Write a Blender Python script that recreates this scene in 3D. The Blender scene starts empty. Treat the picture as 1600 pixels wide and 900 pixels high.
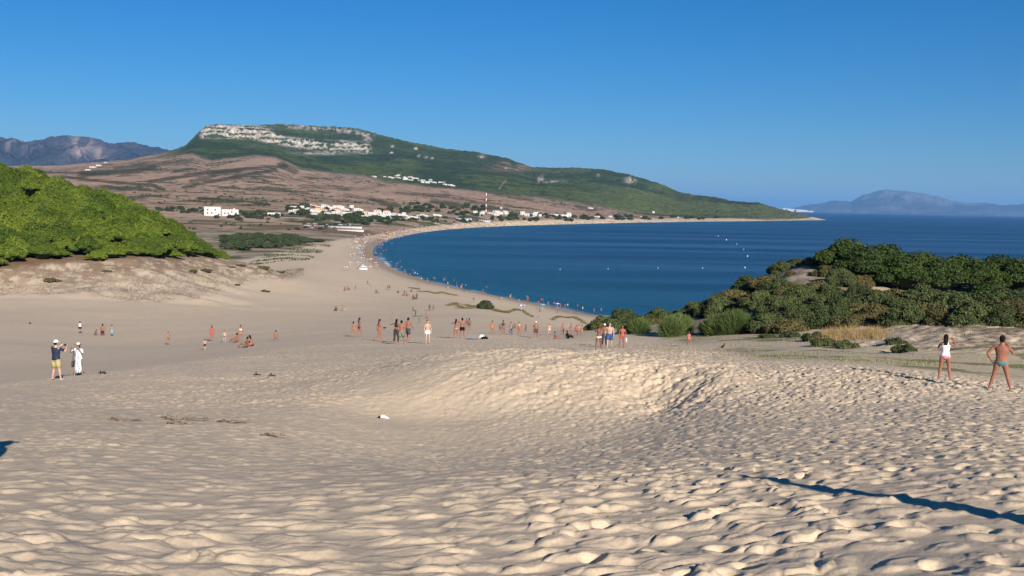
import bpy, math, random
import numpy as np
from mathutils import Vector, Matrix

random.seed(7)
rng = np.random.default_rng(11)
SC = bpy.context.scene
COL = SC.collection
R = math.radians

# ------------------------------------------------------------------ camera numbers
F, H = 1650.0, 35.0            # focal length in photo pixels (1600 wide), eye height above the sea
PITCH, ROLL = R(4.48), R(1.10)
SUN_AZ, SUN_EL = R(158.5), R(22.0)   # direction the sun stands in, clockwise from +Y
CAMM = (Matrix.Rotation(math.pi/2 - PITCH, 3, 'X') @ Matrix.Rotation(ROLL, 3, 'Z'))
CM = np.array(CAMM)

def ray(px, py):
    px, py = np.broadcast_arrays(np.asarray(px, float), np.asarray(py, float))
    v = np.stack([(px-800)/F, -(py-450)/F, -np.ones_like(px)], -1)
    return v @ CM.T

def at_r(px, py, r):
    """point seen at (px,py) at horizontal distance r -> theta, z"""
    d = ray(px, py)
    h = np.hypot(d[..., 0], d[..., 1])
    return np.arctan2(d[..., 0], d[..., 1]), H + d[..., 2]/h*np.asarray(r, float)

def proj(x, y, z):
    v = np.stack([x, y, z-H], -1) @ CM
    w = -v[..., 2]
    w = np.where(np.abs(w) < 1e-6, 1e-6, w)
    return np.where(w > 0, 800 + v[..., 0]/w*F, -9999), np.where(w > 0, 450 - v[..., 1]/w*F, -9999)

# ------------------------------------------------------------------ noise
def _hash(ix, iy, seed):
    h = (ix.astype(np.int64)*374761393 + iy.astype(np.int64)*668265263 + seed*982451653) & 0x7fffffff
    h = ((h ^ (h >> 13))*1274126177) & 0x7fffffff
    h = ((h ^ (h >> 16))*1103515245) & 0x7fffffff
    return ((h ^ (h >> 15)) & 0xffffff)/float(0xffffff)

def vn(x, y, seed=0):
    ix = np.floor(x); iy = np.floor(y)
    fx = x-ix; fy = y-iy
    fx = fx*fx*fx*(fx*(fx*6-15)+10); fy = fy*fy*fy*(fy*(fy*6-15)+10)
    a = _hash(ix, iy, seed); b = _hash(ix+1, iy, seed)
    c = _hash(ix, iy+1, seed); d = _hash(ix+1, iy+1, seed)
    return (a+(b-a)*fx)*(1-fy)+(c+(d-c)*fx)*fy

def fbm(x, y, seed=0, o=4):
    s = 0; a = .5; t = 0
    for i in range(o):
        s = s+a*vn(x, y, seed+i*17); t += a
        x, y = (x*1.62+y*1.21)+3.7, (y*1.62-x*1.21)+9.1
        a *= .5
    return s/t

def worley(x, y, seed=0):
    ix = np.floor(x); iy = np.floor(y)
    f1 = np.full(x.shape, 9.); f2 = np.full(x.shape, 9.); idv = np.zeros(x.shape)
    for dx in (-1, 0, 1):
        for dy in (-1, 0, 1):
            cx = ix+dx; cy = iy+dy
            px = cx+_hash(cx, cy, seed); py = cy+_hash(cx, cy, seed+5)
            d = np.hypot(px-x, py-y)
            m = d < f1
            f2 = np.where(m, f1, np.minimum(f2, d))
            idv = np.where(m, _hash(cx, cy, seed+9), idv)
            f1 = np.where(m, d, f1)
    return f1, f2, idv

def ss(a, b, x):
    t = np.clip((x-a)/(b-a), 0, 1)
    return t*t*(3-2*t)

# ------------------------------------------------------------------ terrain: near
CP = {   # photo column -> (photo row, distance) or ('z', distance, height)
 0:   [(900,7.6),(736,14),(638,28),(600,50),(585,62),(568,80),(540,105),(500,160),(488,185),(470,215),(450,235),(420,252),('z',275,22.5),('z',310,27),('z',345,33),('z',385,40.5),('z',450,34),('z',600,8),('z',1000,8)],
 200: [(900,7.6),(736,14),(640,28),(580,52),(571,64),(560,85),(540,120),(510,160),(480,200),(450,235),(408,262),('z',285,21.5),('z',320,25.5),('z',365,30.2),('z',450,20),('z',600,7),('z',1000,7)],
 395: [(900,7.6),(740,14),(650,25),(600,40),(550,72),(540,95),(525,130),(500,180),(470,240),(440,290),(408,325),('z',345,14.3),('z',380,10),('z',450,6),('z',600,4.5),('z',1000,6)],
 480: [(900,7.6),(740,14),(655,25),(600,36),(536,92),(520,135),(490,205),(460,275),(430,350),(410,420),(396,500),('z',600,7.2),('z',1000,6)],
 600: [(900,7.6),(740,14),(664,26.5),(628,30),(592,33.5),(573,41),(546,65),(528,100),(510,145),(485,215),(460,300),(440,370),(425,440),('z',520,4.5),('z',700,3),('z',1000,4)],
 700: [(900,7.6),(740,14),(670,26.5),(613,30.3),(566,34.5),(553,47),(540,72),(527,100),(515,130),(490,190),(470,260),(455,320),('z',420,5),('z',700,2)],
 850: [(900,7.6),(740,14),(655,27.3),(606,31),(562,35),(551,48),(540,72),(527,108),(512,150),(495,210),(487,270),('z',340,4),('z',500,2)],
 1000:[(900,7.6),(735,14),(638,29),(601,32.4),(565,36.5),(549,58),(535,85),(512,108),('z',150,18),('z',200,10),('z',280,3),('z',500,1)],
 1130:[(900,7.6),(730,14),(645,26),(613,30.5),(594,33),(562,48),(545,66),(530,80),(517,96),('z',130,23.4),('z',180,15),('z',260,3),('z',500,1)],
 1250:[(900,7.6),(725,14),(645,25),(603,32),(567,43),(550,55),(535,70),(520,84),('z',100,25.7),(428,120),(412,134),('z',200,13),('z',280,3),('z',500,1)],
 1400:[(900,7.6),(720,14),(650,24),(578,40),(560,50),(535,66),(517,77),('z',92,26.3),('z',112,26.9),('z',135,27),('z',200,14),('z',300,3),('z',500,1)],
 1600:[(900,7.6),(716,14),(650,24),(600,38),(577,47),(548,58),(521,72),('z',88,26.9),('z',110,27.2),('z',135,27),('z',200,14),('z',300,3),('z',500,1)],
}
_pts = []
for px, rows in CP.items():
    th = float(at_r(px, 600., 10.)[0])
    for e in rows:
        if e[0] == 'z': _pts.append((th, e[1], e[2]))
        else:
            t, z = at_r(px, float(e[0]), e[1]); _pts.append((float(t), e[1], float(z)))
    for rr, zz in ((.8, 33.42), (2., 33.38), (4., 33.05)): _pts.append((th, rr, zz))
    if px in (0, 1600):
        for k, dth in enumerate((.12, .3, .55)):
            s = -1 if px == 0 else 1
            for e in rows:
                if e[0] == 'z': _pts.append((th+s*dth, e[1], e[2]))
                else: _pts.append((th+s*dth, e[1], float(at_r(px, float(e[0]), e[1])[1])))
_pts = np.array(_pts)
SX = 6.0     # azimuth scale against ln r
def _U(A, B):
    d2 = (A[:, None, 0]-B[None, :, 0])**2+(A[:, None, 1]-B[None, :, 1])**2
    return .5*d2*np.log(d2+1e-12)
_P = np.stack([_pts[:, 0]*SX, np.log(_pts[:, 1])*2.2], 1)
_n = len(_P)
_A = np.zeros((_n+3, _n+3)); _A[:_n, :_n] = _U(_P, _P)+np.eye(_n)*1e-3
_A[:_n, _n] = 1; _A[:_n, _n+1:] = _P; _A[_n, :_n] = 1; _A[_n+1:, :_n] = _P.T
_w = np.linalg.solve(_A, np.concatenate([_pts[:, 2], [0, 0, 0]]))
GT = np.linspace(-1.0, 1.0, 241); GL = np.linspace(math.log(.8), math.log(1000), 420)
_g = np.stack(np.meshgrid(GT, GL, indexing='ij'), -1).reshape(-1, 2)
_q = np.stack([_g[:, 0]*SX, _g[:, 1]*2.2], 1)
GZ = np.concatenate([_U(c, _P) @ _w[:_n]+_w[_n]+c @ _w[_n+1:] for c in np.array_split(_q, 12)]).reshape(len(GT), len(GL))

def bil(G, X, Y, x, y):
    fx = np.clip((x-X[0])/(X[1]-X[0]), 0, len(X)-1.001); fy = np.clip((y-Y[0])/(Y[1]-Y[0]), 0, len(Y)-1.001)
    i = fx.astype(int); j = fy.astype(int); u = fx-i; v = fy-j
    return (G[i, j]*(1-u)+G[i+1, j]*u)*(1-v)+(G[i, j+1]*(1-u)+G[i+1, j+1]*u)*v

# ------------------------------------------------------------------ terrain: far (ridges by photo column, each at its own distance)
def pl(px, pts):
    a = np.array(pts, float); return np.interp(px, a[:, 0], a[:, 1])
PXF = np.arange(-900, 1330, 2.)
RIDGE = [(-900,262),(0,259),(60,259),(100,258),(150,253),(200,249),(250,240),(270,235),(290,228),(305,217),(315,205),(322,197),(335,194.5),(400,195.5),(430,194),(450,194.5),(500,197),(530,198),(560,201),(600,212),(640,222),(700,233),(740,237),(790,247),(810,254),(830,261),(860,262),(900,262),(940,264),(980,272),(1010,280),(1040,290),(1060,299),(1090,304),(1125,308),(1140,313),(1170,316),(1185,317),(1210,325),(1240,332),(1262,337),(1290,342.5),(1330,343)]
GREEN = [(-900,268),(0,266),(100,264),(180,260),(240,249),(300,240),(330,250),(400,243),(430,245),(470,262),(520,270),(560,274),(600,284),(700,292),(760,300),(850,310),(950,325),(1000,334),(1050,338),(1290,343),(1330,344)]
L_r = [(-900,3800),(600,3800),(800,3600),(1000,3600),(1200,3950),(1290,4170),(1330,4200)]
R_r = [(-900,5500),(850,5500),(1000,5200),(1200,4700),(1290,4260),(1330,4300)]
M_r = [(-900,2400),(800,2400),(1000,2900),(1200,3750),(1290,4150),(1330,4180)]
MID = [(-900,292),(0,290),(200,289),(400,298),(600,312),(800,328),(1000,338),(1200,342),(1290,343.4),(1330,344)]
def far_layers():
    th = at_r(PXF, 330., 10.)[0]
    L = []
    o = np.ones_like(PXF)
    L.append((700*o, 4.5*o)); L.append((1300*o, 9+0*o))
    rm = pl(PXF, M_r); L.append((rm, at_r(PXF, pl(PXF, MID), rm)[1]))
    rl = pl(PXF, L_r); L.append((rl, at_r(PXF, pl(PXF, GREEN), rl)[1]))
    rr = pl(PXF, R_r)
    zl = L[-1][1]; zr = at_r(PXF, pl(PXF, RIDGE), rr)[1]
    # cliff foot and cliff top below the ridge
    CB = [(280,236),(315,217),(400,220),(450,229),(500,238),(550,241),(580,243),(620,246)]
    CT = [(280,231),(315,204),(325,197.5),(400,200),(450,213),(500,223),(550,226),(580,231),(620,240)]
    m = ss(270, 315, PXF)*(1-ss(580, 640, PXF))
    zb = at_r(PXF, pl(PXF, CB), 5000.)[1]; zt = at_r(PXF, pl(PXF, CT), 5070.)[1]
    rb = rl+(rr-rl)*.78; rt = rl+(rr-rl)*.82
    zmb = zl+(zr-zl)*.70; zmt = zl+(zr-zl)*.75
    L.append((rb*(1-m)+5000*m, zmb*(1-m)+zb*m)); L.append((rt*(1-m)+5070*m, zmt*(1-m)+zt*m))
    L.append((rr, zr)); L.append((rr*1.05, zr*.93)); L.append((rr*1.35, zr*.5)); L.append((rr*2.0, zr*.15+2))
    return th, L
_th, _L = far_layers()
FT = np.linspace(_th[0], _th[-1], 1100); FLn = np.linspace(math.log(700), math.log(9000), 520)
_Lr = np.stack([np.log(np.interp(FT, _th, a)) for a, b in _L]); _Lz = np.stack([np.interp(FT, _th, b) for a, b in _L])
FZ = np.stack([np.interp(FLn, _Lr[:, i], _Lz[:, i]) for i in range(len(FT))])
# ------------------------------------------------------------------ shoreline
def sea_pt(px, py):
    d = ray(px, py); k = -H/d[2]; return (d[0]*k, d[1]*k)
SHORE_PX = [(1292,343.8),(1200,345.2),(1100,346.2),(1000,347.6),(900,350),(800,352.8),(750,355),(700,358.3),(660,363),(630,368.5),(605,374.5),(590,382),(583,389),(582,397),(589,405),(600,412),(620,422),(640,430),(660,436.5),(690,444.5),(720,451),(780,463),(850,476.5),(915,490)]
shore = [sea_pt(*p) for p in SHORE_PX]
shore += [(45,318),(75,305),(110,296),(160,285),(240,270),(400,230),(700,150),(1500,-300),(20000,-9000),(0,-60000),(-60000,-30000),(-60000,60000),(-2000,60000),(-200,20000),(900,9500),(1100,6500),(1330,5200)]
SHP = np.array(shore)
SHP_A = SHP; SHP_B = np.roll(SHP, -1, 0)
def shore_d(x, y):
    """signed distance to the shoreline, + on land"""
    sh = x.shape; x = x.ravel(); y = y.ravel(); out = np.empty(x.shape)
    for s in range(0, len(x), 200000):
        X = x[s:s+200000]; Y = y[s:s+200000]
        best = np.full(X.shape, 1e18); ins = np.zeros(X.shape, bool)
        for (ax, ay), (bx, by) in zip(SHP_A, SHP_B):
            ex, ey = bx-ax, by-ay
            t = np.clip(((X-ax)*ex+(Y-ay)*ey)/(ex*ex+ey*ey), 0, 1)
            d = (X-ax-t*ex)**2+(Y-ay-t*ey)**2
            best = np.minimum(best, d)
            c = ((ay > Y) != (by > Y))
            with np.errstate(divide='ignore', invalid='ignore'):
                xi = ax+(Y-ay)/(by-ay if by != ay else 1e-9)*ex
            ins ^= c & (X < xi)
        out[s:s+200000] = np.sqrt(best)*np.where(ins, 1, -1)
    return out.reshape(sh)

CREST = [(-400,48),(0,51),(160,55),(300,64),(400,76),(520,96),(600,104),(800,112),(950,100),(1040,84),(1120,62),(1200,47),(1400,41),(1600,39),(2000,38)]
CR_TH = at_r(np.array([c[0] for c in CREST], float), 560., 10.)[0]; CR_R = np.array([c[1] for c in CREST], float)

def mounds(x, y, th, r):
    """wind softened footprints: scalloped humps, hollows and small slips"""
    cr = np.interp(th, CR_TH, CR_R)
    tram = 1-ss(.88, 1.06, r/cr)
    tram = np.maximum(tram, 0.16*(1-ss(1.2, 2.2, r/cr)))
    wx = x+.22*(vn(x*1.9, y*1.9, 3)-.5)+.8*(vn(x*.35, y*.35, 31)-.5); wy = y+.22*(vn(x*1.9, y*1.9, 4)-.5)+.8*(vn(x*.35, y*.35, 32)-.5)
    a = 0.30; u = (wx*math.cos(a)+wy*math.sin(a)); v = (-wx*math.sin(a)+wy*math.cos(a))
    right = ss(-.12, .16, th)
    f1, f2, idv = worley(u/.48, v/.36, 1)
    t = np.clip((.66-f1)/.42, 0, 1); t = t*t*(1.6-.6*t)
    hn = .030*t+.050*idv*t*ss(0, .2, f2-f1)
    g1, g2, id2 = worley(u/.27+8, v/.20+3, 2)
    t2 = np.clip((.66-g1)/.44, 0, 1)
    wm = ss(10.5, 17, r)                          # finer, denser treading farther down
    h = hn*(1-.55*wm)+t2*(.3+id2*ss(0, .2, g2-g1))*(.020+.026*wm)
    e1, e2, ed_ = worley(u/.115+2, v/.085+7, 12)
    h += .006*(1-np.clip(e1/.85, 0, 1)**2)*(1-ss(14, 26, r))+.004*(vn(x*19, y*19, 14)-.5)*(1-ss(10, 16, r))
    h += .10*(fbm(x*.55, y*.55, 21, 3)-.5)+.03*(vn(x*1.3, y*1.3, 23)-.5)
    # grey drifted floors between the humps
    lvl = .016+.030*(fbm(x*.3, y*.3, 27, 2)-.5)
    d = h-lvl; h = lvl+np.where(d > 0, d, d*.25)
    # steps of feet, steep on the side toward the sun
    k1, k2, kid = worley((x*.9+y*.43)/.36+4, (y*.9-x*.43)/.44, 8)
    fade = ss(0, .16, k2-k1)*np.clip((kid-.35)/.5, 0, 1)
    pit = (1-ss(.06, .34, k1))*fade
    rim = np.exp(-((k1-.38)/.09)**2)*fade
    h += (-.105*pit+.018*rim)*(.30+.70*right)
    q1, q2, qid = worley((x*.8-y*.6)/.25+9, (x*.6+y*.8)/.30, 15)
    h += -.080*(1-ss(.06, .40, q1))*ss(0, .15, q2-q1)*np.clip((qid-.30)/.5, 0, 1)*(.12+.88*right)*ss(9, 14, r)*(1-.5*ss(45, 70, r))
    amp = .62+.60*ss(.3, .7, fbm(x*.12+5, y*.12, 29, 2))
    amp = amp*(.54+.08*right)*(1+.25*ss(20, 32, r))*(1-.15*ss(50, 95, r))
    pxx = 800+np.tan(np.clip(th, -1.2, 1.2))*F
    sk = ss(560, 760, pxx)*(1-ss(1130, 1200, pxx))*ss(27, 30, r)*(1-ss(42, 60, r))
    h += sk*.18*(fbm((x*.85-y*.5)*1.9, (x*.5+y*.85)*.45, 33, 3)-.5)
    return h*amp*tram, tram

BX = at_r(600., 630., 10.)[0]
def bowl_mask(th, r):
    px = 800+np.tan(th)*F
    return np.exp(-((px-640)/110.)**2)*ss(24.5, 27.5, r)*(1-ss(34, 38, r))

def height(x, y, detail=True):
    x = np.asarray(x, float); y = np.asarray(y, float)
    r = np.maximum(np.hypot(x, y), .8); th = np.arctan2(x, y); l = np.log(r)
    zn = bil(GZ, GT, GL, th, np.minimum(l, GL[-1]))
    zf = bil(FZ, FT, FLn, th, np.clip(l, FLn[0], FLn[-1]))
    w = ss(math.log(560), math.log(850), l)
    z = zn*(1-w)+zf*w
    if detail:
        m, tram = mounds(x, y, th, r)
        b = bowl_mask(th, r)
        near = r < 140
        pxx = 800+np.tan(np.clip(th, -1.2, 1.2))*F
        z = z-.36*np.exp(-((pxx-1035)/62.)**2-((r-31)/2.8)**2)-.20*np.exp(-((pxx-700)/150.)**2-((r-28.5)/1.8)**2)+.12*np.exp(-((pxx-1140)/40.)**2-((r-33)/3.)**2)
        cr = np.interp(th, CR_TH, CR_R); bank = ss(.28, .34, th)*ss(1.25, 1.5, r/cr)*(1-ss(98, 106, r))
        z = z+bank*(.9*(fbm(x*.13, y*.13, 45, 3)-.5)+.45*(fbm(x*.7, y*.7, 46, 3)-.5))
        z = z+ss(210, 230, r)*(1-ss(330, 360, r))*(1-ss(-.27, -.22, th))*1.6*(fbm(x*.12, y*.12, 47, 4)-.5)
        z = z+np.where(near, m*(1-.60*b), 0)
        # soft dune waves on the smooth sand
        sm = ss(55, 110, r)*(1-ss(520, 700, r))
        z = z+sm*(.9*(fbm(x*.02, y*.02, 41, 3)-.5)+.25*(fbm(x*.09, y*.05, 43, 3)-.5)*(1+0*x))
        ff = ss(1000, 2400, r)
        z = z+ff*(26*(fbm(x*.0016, y*.0016, 51, 4)-.5)+9*(fbm(x*.008, y*.008, 55, 3)-.5))*np.clip((r-1000)/4500, 0, 1)*(1-.75*ss(4700, 5300, r))
    d = shore_d(x, y)
    # beach profile
    zl = z*(1-np.exp(-np.maximum(d, 0)/38.))+.02
    zs = np.maximum(d*.06, -7)-.02
    return np.where(d > 0, np.maximum(zl, .015*np.minimum(d, 30)), zs)

def hit(px, py, rmin=2.5, rmax=7000):
    """first ground point seen through (px,py)"""
    d = ray(float(px), float(py)); h = math.hypot(d[0], d[1]); dx, dy, s = d[0]/h, d[1]/h, d[2]/h
    rs = np.exp(np.linspace(math.log(rmin), math.log(rmax), 800))
    res = None
    for it in range(2):
        z = height(dx*rs, dy*rs, it == 1); b = (H+s*rs) < z
        if not b.any(): break
        i = max(int(np.argmax(b)), 1); res = (rs[i], float(z[i]))
        rs = np.linspace(rs[i-1]*.96, rs[i]*1.03, 70)
    if res is None: return None
    return Vector((dx*res[0], dy*res[0], gz(dx*res[0], dy*res[0]))), float(res[0])
def gz(x, y): return float(height(np.array([x]), np.array([y]))[0])

# ------------------------------------------------------------------ material helpers
def mat(name):
    m = bpy.data.materials.new(name); m.use_nodes = True
    nt = m.node_tree; b = nt.nodes['Principled BSDF']
    return m, nt, b
def node(nt, t, **kw):
    n = nt.nodes.new(t)
    for k, v in kw.items():
        if k in n.inputs: n.inputs[k].default_value = v
        else: setattr(n, k, v)
    return n
def noise_tex(nt, scale, detail=4, rough=.55, vec=None, dim='3D'):
    n = nt.nodes.new('ShaderNodeTexNoise'); n.inputs['Scale'].default_value = scale
    n.inputs['Detail'].default_value = detail; n.inputs['Roughness'].default_value = rough
    if vec is not None: nt.links.new(vec, n.inputs['Vector'])
    return n
def ramp(nt, src, stops):
    n = nt.nodes.new('ShaderNodeValToRGB'); cr = n.color_ramp
    while len(cr.elements) < len(stops): cr.elements.new(.5)
    for e, (p, c) in zip(cr.elements, stops): e.position = p; e.color = (*c, 1) if len(c) == 3 else c
    nt.links.new(src, n.inputs[0]); return n
def mixc(nt, fac, a, b, mode='MIX'):
    n = nt.nodes.new('ShaderNodeMix'); n.data_type = 'RGBA'; n.blend_type = mode
    for s, v in ((n.inputs[0], fac), (n.inputs[6], a), (n.inputs[7], b)):
        if hasattr(v, 'links'): nt.links.new(v, s)
        else: s.default_value = v if not isinstance(v, tuple) or len(v) == 4 else (*v, 1)
    return n.outputs[2]
def math_n(nt, op, a, b=None):
    n = nt.nodes.new('ShaderNodeMath'); n.operation = op
    for s, v in ((n.inputs[0], a), (n.inputs[1], b)):
        if v is None: continue
        if hasattr(v, 'links'): nt.links.new(v, s)
        else: s.default_value = v
    return n.outputs[0]
def bump(nt, h, strength, dist, prev=None):
    n = nt.nodes.new('ShaderNodeBump'); n.inputs['Strength'].default_value = strength; n.inputs['Distance'].default_value = dist
    nt.links.new(h, n.inputs['Height'])
    if prev is not None: nt.links.new(prev, n.inputs['Normal'])
    return n.outputs[0]
_plain = {}
def plain(name, c, rough=.8, var=.12, scale=30.):
    """simple surface with a little procedural variation"""
    if name in _plain: return _plain[name]
    m, nt, b = mat(name)
    tc = nt.nodes.new('ShaderNodeTexCoord')
    n = noise_tex(nt, scale, 3, .6, tc.outputs['Object'])
    rp = ramp(nt, n.outputs[0], [(.3, tuple(v*(1-var) for v in c)), (.7, tuple(min(1, v*(1+var)) for v in c))])
    nt.links.new(rp.outputs[0], b.inputs['Base Color']); b.inputs['Roughness'].default_value = rough
    _plain[name] = m; return m

# ------------------------------------------------------------------ object helpers
def link(o, parent=None):
    COL.objects.link(o)
    if parent is not None: o.parent = parent
    return o
def mesh_np(name, V, Q, mats, parent=None, smooth=True, T=None, midx=None, cols=None):
    """V (n,3); Q quads (m,4); T triangles"""
    me = bpy.data.meshes.new(name)
    V = np.asarray(V, np.float32); nq = 0 if Q is None else len(Q); ntr = 0 if T is None else len(T)
    me.vertices.add(len(V)); me.vertices.foreach_set('co', V.ravel())
    loops = np.concatenate([np.asarray(Q, np.int32).ravel() if nq else np.zeros(0, np.int32), np.asarray(T, np.int32).ravel() if ntr else np.zeros(0, np.int32)])
    me.loops.add(len(loops)); me.loops.foreach_set('vertex_index', loops)
    me.polygons.add(nq+ntr)
    st = np.concatenate([np.arange(nq)*4, nq*4+np.arange(ntr)*3]).astype(np.int32)
    me.polygons.foreach_set('loop_start', st)
    me.polygons.foreach_set('use_smooth', np.full(nq+ntr, smooth))
    if midx is not None: me.polygons.foreach_set('material_index', np.asarray(midx, np.int32))
    me.update(calc_edges=True)
    if cols is not None:
        for cn, arr in cols.items():
            if arr.ndim == 1:
                a = me.attributes.new(cn, 'FLOAT', 'POINT'); a.data.foreach_set('value', arr.astype(np.float32))
            else:
                a = me.attributes.new(cn, 'FLOAT_COLOR', 'POINT')
                c4 = np.ones((len(arr), 4), np.float32); c4[:, :3] = arr; a.data.foreach_set('color', c4.ravel())
    for m in (mats if isinstance(mats, (list, tuple)) else [mats]): me.materials.append(m)
    return link(bpy.data.objects.new(name, me), parent)
class MB:
    """collects boxes and tubes into one mesh"""
    def __init__(s): s.V = []; s.Fc = []; s.n = 0; s.mi = []
    def add(s, V, Fc, mi=0):
        s.V += [tuple(v) for v in V]; s.Fc += [tuple(i+s.n for i in f) for f in Fc]; s.mi += [mi]*len(Fc); s.n += len(V); return s
    def box(s, x0, x1, y0, y1, z0, z1, mi=0, M=None):
        V = [(x, y, z) for z in (z0, z1) for y in (y0, y1) for x in (x0, x1)]
        if M is not None: V = [tuple(M @ Vector(v)) for v in V]
        return s.add(V, [(0, 2, 3, 1), (4, 5, 7, 6), (0, 1, 5, 4), (2, 6, 7, 3), (0, 4, 6, 2), (1, 3, 7, 5)], mi)
    def tube(s, P, rad, seg=8, mi=0, side=None, rb=None, cap=True):
        """P points, rad half widths (along side), rb half depths"""
        P = [Vector(p) for p in P]; n = len(P)
        if not hasattr(rad, '__len__'): rad = [rad]*n
        if rb is None: rb = rad
        V = []
        for i, p in enumerate(P):
            t = (P[min(i+1, n-1)]-P[max(i-1, 0)])
            t = t.normalized() if t.length > 1e-9 else Vector((0, 0, 1))
            a = Vector(side) if side is not None else (Vector((1, 0, 0)) if abs(t.x) < .8 else Vector((0, 1, 0)))
            a = (a-t*a.dot(t)).normalized(); b = t.cross(a)
            for k in range(seg):
                q = 2*math.pi*k/seg
                V.append(p+a*math.cos(q)*rad[i]+b*math.sin(q)*rb[i])
        Fc = [(i*seg+k, i*seg+(k+1) % seg, (i+1)*seg+(k+1) % seg, (i+1)*seg+k) for i in range(n-1) for k in range(seg)]
        if cap: Fc += [tuple(range(seg-1, -1, -1)), tuple(range((n-1)*seg, n*seg))]
        return s.add(V, Fc, mi)
    def ell(s, c, rx, ry, rz, seg=12, rings=7, mi=0, z0=-1., z1=1.):
        P = []; ra = []; rb = []
        for i in range(rings):
            u = z0+(z1-z0)*i/(rings-1); a0 = math.asin(max(-1, min(1, z0))); a1 = math.asin(max(-1, min(1, z1)))
            a = a0+(a1-a0)*i/(rings-1)
            P.append(Vector(c)+Vector((0, 0, math.sin(a)*rz))); ra.append(max(math.cos(a), .02)*rx); rb.append(max(math.cos(a), .02)*ry)
        return s.tube(P, ra, seg, mi, side=(1, 0, 0), rb=rb)
    def build(s, name, mats, parent=None, smooth=False):
        me = bpy.data.meshes.new(name); me.from_pydata(s.V, [], s.Fc)
        for m in (mats if isinstance(mats, (list, tuple)) else [mats]): me.materials.append(m)
        me.polygons.foreach_set('material_index', s.mi)
        if smooth: me.polygons.foreach_set('use_smooth', [True]*len(s.Fc))
        me.update()
        return link(bpy.data.objects.new(name, me), parent)
def tag(o, label=None, cat=None, group=None, kind=None):
    if label: o['label'] = label
    if cat: o['category'] = cat
    if group: o['group'] = group
    if kind: o['kind'] = kind
    return o
def empty(name, loc, rz=0., sc=1.):
    o = bpy.data.objects.new(name, None); o.empty_display_size = .2
    o.location = loc; o.rotation_euler = (0, 0, rz); o.scale = (sc, sc, sc) if not hasattr(sc, '__len__') else sc
    return link(o)
def copy_tree(o, parent=None):
    c = o.copy(); link(c, parent)
    for ch in o.children: copy_tree(ch, c)
    return c
# ------------------------------------------------------------------ camera, light, sky, air
cd = bpy.data.cameras.new('camera'); cam = link(bpy.data.objects.new('camera', cd))
cam.matrix_world = Matrix.Translation((0, 0, H)) @ CAMM.to_4x4()
cd.sensor_width = 36; cd.lens = 36*F/1600; cd.clip_start = .1; cd.clip_end = 600000
SC.camera = cam
SC.view_settings.view_transform = 'Standard'; SC.view_settings.look = 'None'; SC.view_settings.gamma = 1
SC.view_settings.use_curve_mapping = False; SC.view_settings.exposure = 0.74
W = bpy.data.worlds.new('World'); SC.world = W; W.use_nodes = True
nt = W.node_tree; bg = nt.nodes['Background']
sky = nt.nodes.new('ShaderNodeTexSky'); sky.sky_type = 'NISHITA'; sky.sun_disc = False
sky.sun_elevation = SUN_EL; sky.sun_rotation = SUN_AZ; sky.altitude = 60
sky.air_density = 1.0; sky.dust_density = 0.0; sky.ozone_density = 10.0
hs = nt.nodes.new('ShaderNodeHueSaturation'); hs.inputs['Saturation'].default_value = 1.13; hs.inputs['Value'].default_value = 1.0
nt.links.new(sky.outputs[0], hs.inputs['Color']); nt.links.new(hs.outputs[0], bg.inputs['Color']); bg.inputs['Strength'].default_value = .0515
sd = bpy.data.lights.new('sun', 'SUN'); sd.energy = 4.75; sd.angle = R(.53); sd.color = (1.0, .92, .81)
sun = link(bpy.data.objects.new('sun', sd))
sdir = Vector((math.sin(SUN_AZ)*math.cos(SUN_EL), math.cos(SUN_AZ)*math.cos(SUN_EL), math.sin(SUN_EL)))
sun.rotation_euler = sdir.to_track_quat('Z', 'Y').to_euler()
SC.cycles.use_denoising = True
SC.cycles.max_bounces = 5; SC.cycles.volume_bounces = 0; SC.cycles.transparent_max_bounces = 4
SC.cycles.diffuse_bounces = 3; SC.cycles.glossy_bounces = 2
hz = MB(); hz.box(-110000, 110000, -110000, 110000, -9, 960)
m = bpy.data.materials.new('haze_air'); m.use_nodes = True; nt = m.node_tree
for n in list(nt.nodes):
    if n.type == 'BSDF_PRINCIPLED': nt.nodes.remove(n)
pv = nt.nodes.new('ShaderNodeVolumePrincipled'); pv.inputs['Density'].default_value = 2.6e-5
pv.inputs['Color'].default_value = (.22, .52, 1.0, 1); pv.inputs['Anisotropy'].default_value = 0.
nt.links.new(pv.outputs[0], nt.nodes['Material Output'].inputs['Volume'])
hazeo = hz.build('haze', m); tag(hazeo, kind='stuff')

# ------------------------------------------------------------------ ground mesh (one polar sheet, dense where the photo looks)
tA, tB = R(-27.5), R(27.5)
ths = np.concatenate([np.linspace(R(-165), R(-60), 30, endpoint=False), np.linspace(R(-60), tA, 110, endpoint=False),
                      np.linspace(tA, tB, 1300), np.linspace(tB, R(60), 111)[1:], np.linspace(R(60), R(165), 31)[1:]])
rs = [.8]
while rs[-1] < 1005:
    r = rs[-1]; hh = 1.6+.115*min(r, 250)
    dr = r*r/(1056*hh)*.85
    if r < 6: dr = .05
    if r > 62: dr = min(dr, r*.012, .16 if r < 112 else 99)
    else: dr = min(dr, .10 if r > 22 else .05)
    rs.append(r+max(dr, .022))
rs = np.array(rs)
print('rows', len(rs), 'cols', len(ths))
TH, RR = np.meshgrid(ths, rs, indexing='ij')
X = np.sin(TH)*RR; Y = np.cos(TH)*RR
Z = height(X, Y)
nr, nc = len(rs), len(ths)
ii = np.arange(nc-1)[:, None]*nr+np.arange(nr-1)[None, :]
Qd = np.stack([ii, ii+nr, ii+nr+1, ii+1], -1).reshape(-1, 4)
x, y, z = X.ravel(), Y.ravel(), Z.ravel(); r = RR.ravel(); th = TH.ravel()
PX, PY = proj(x, y, z)
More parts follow.
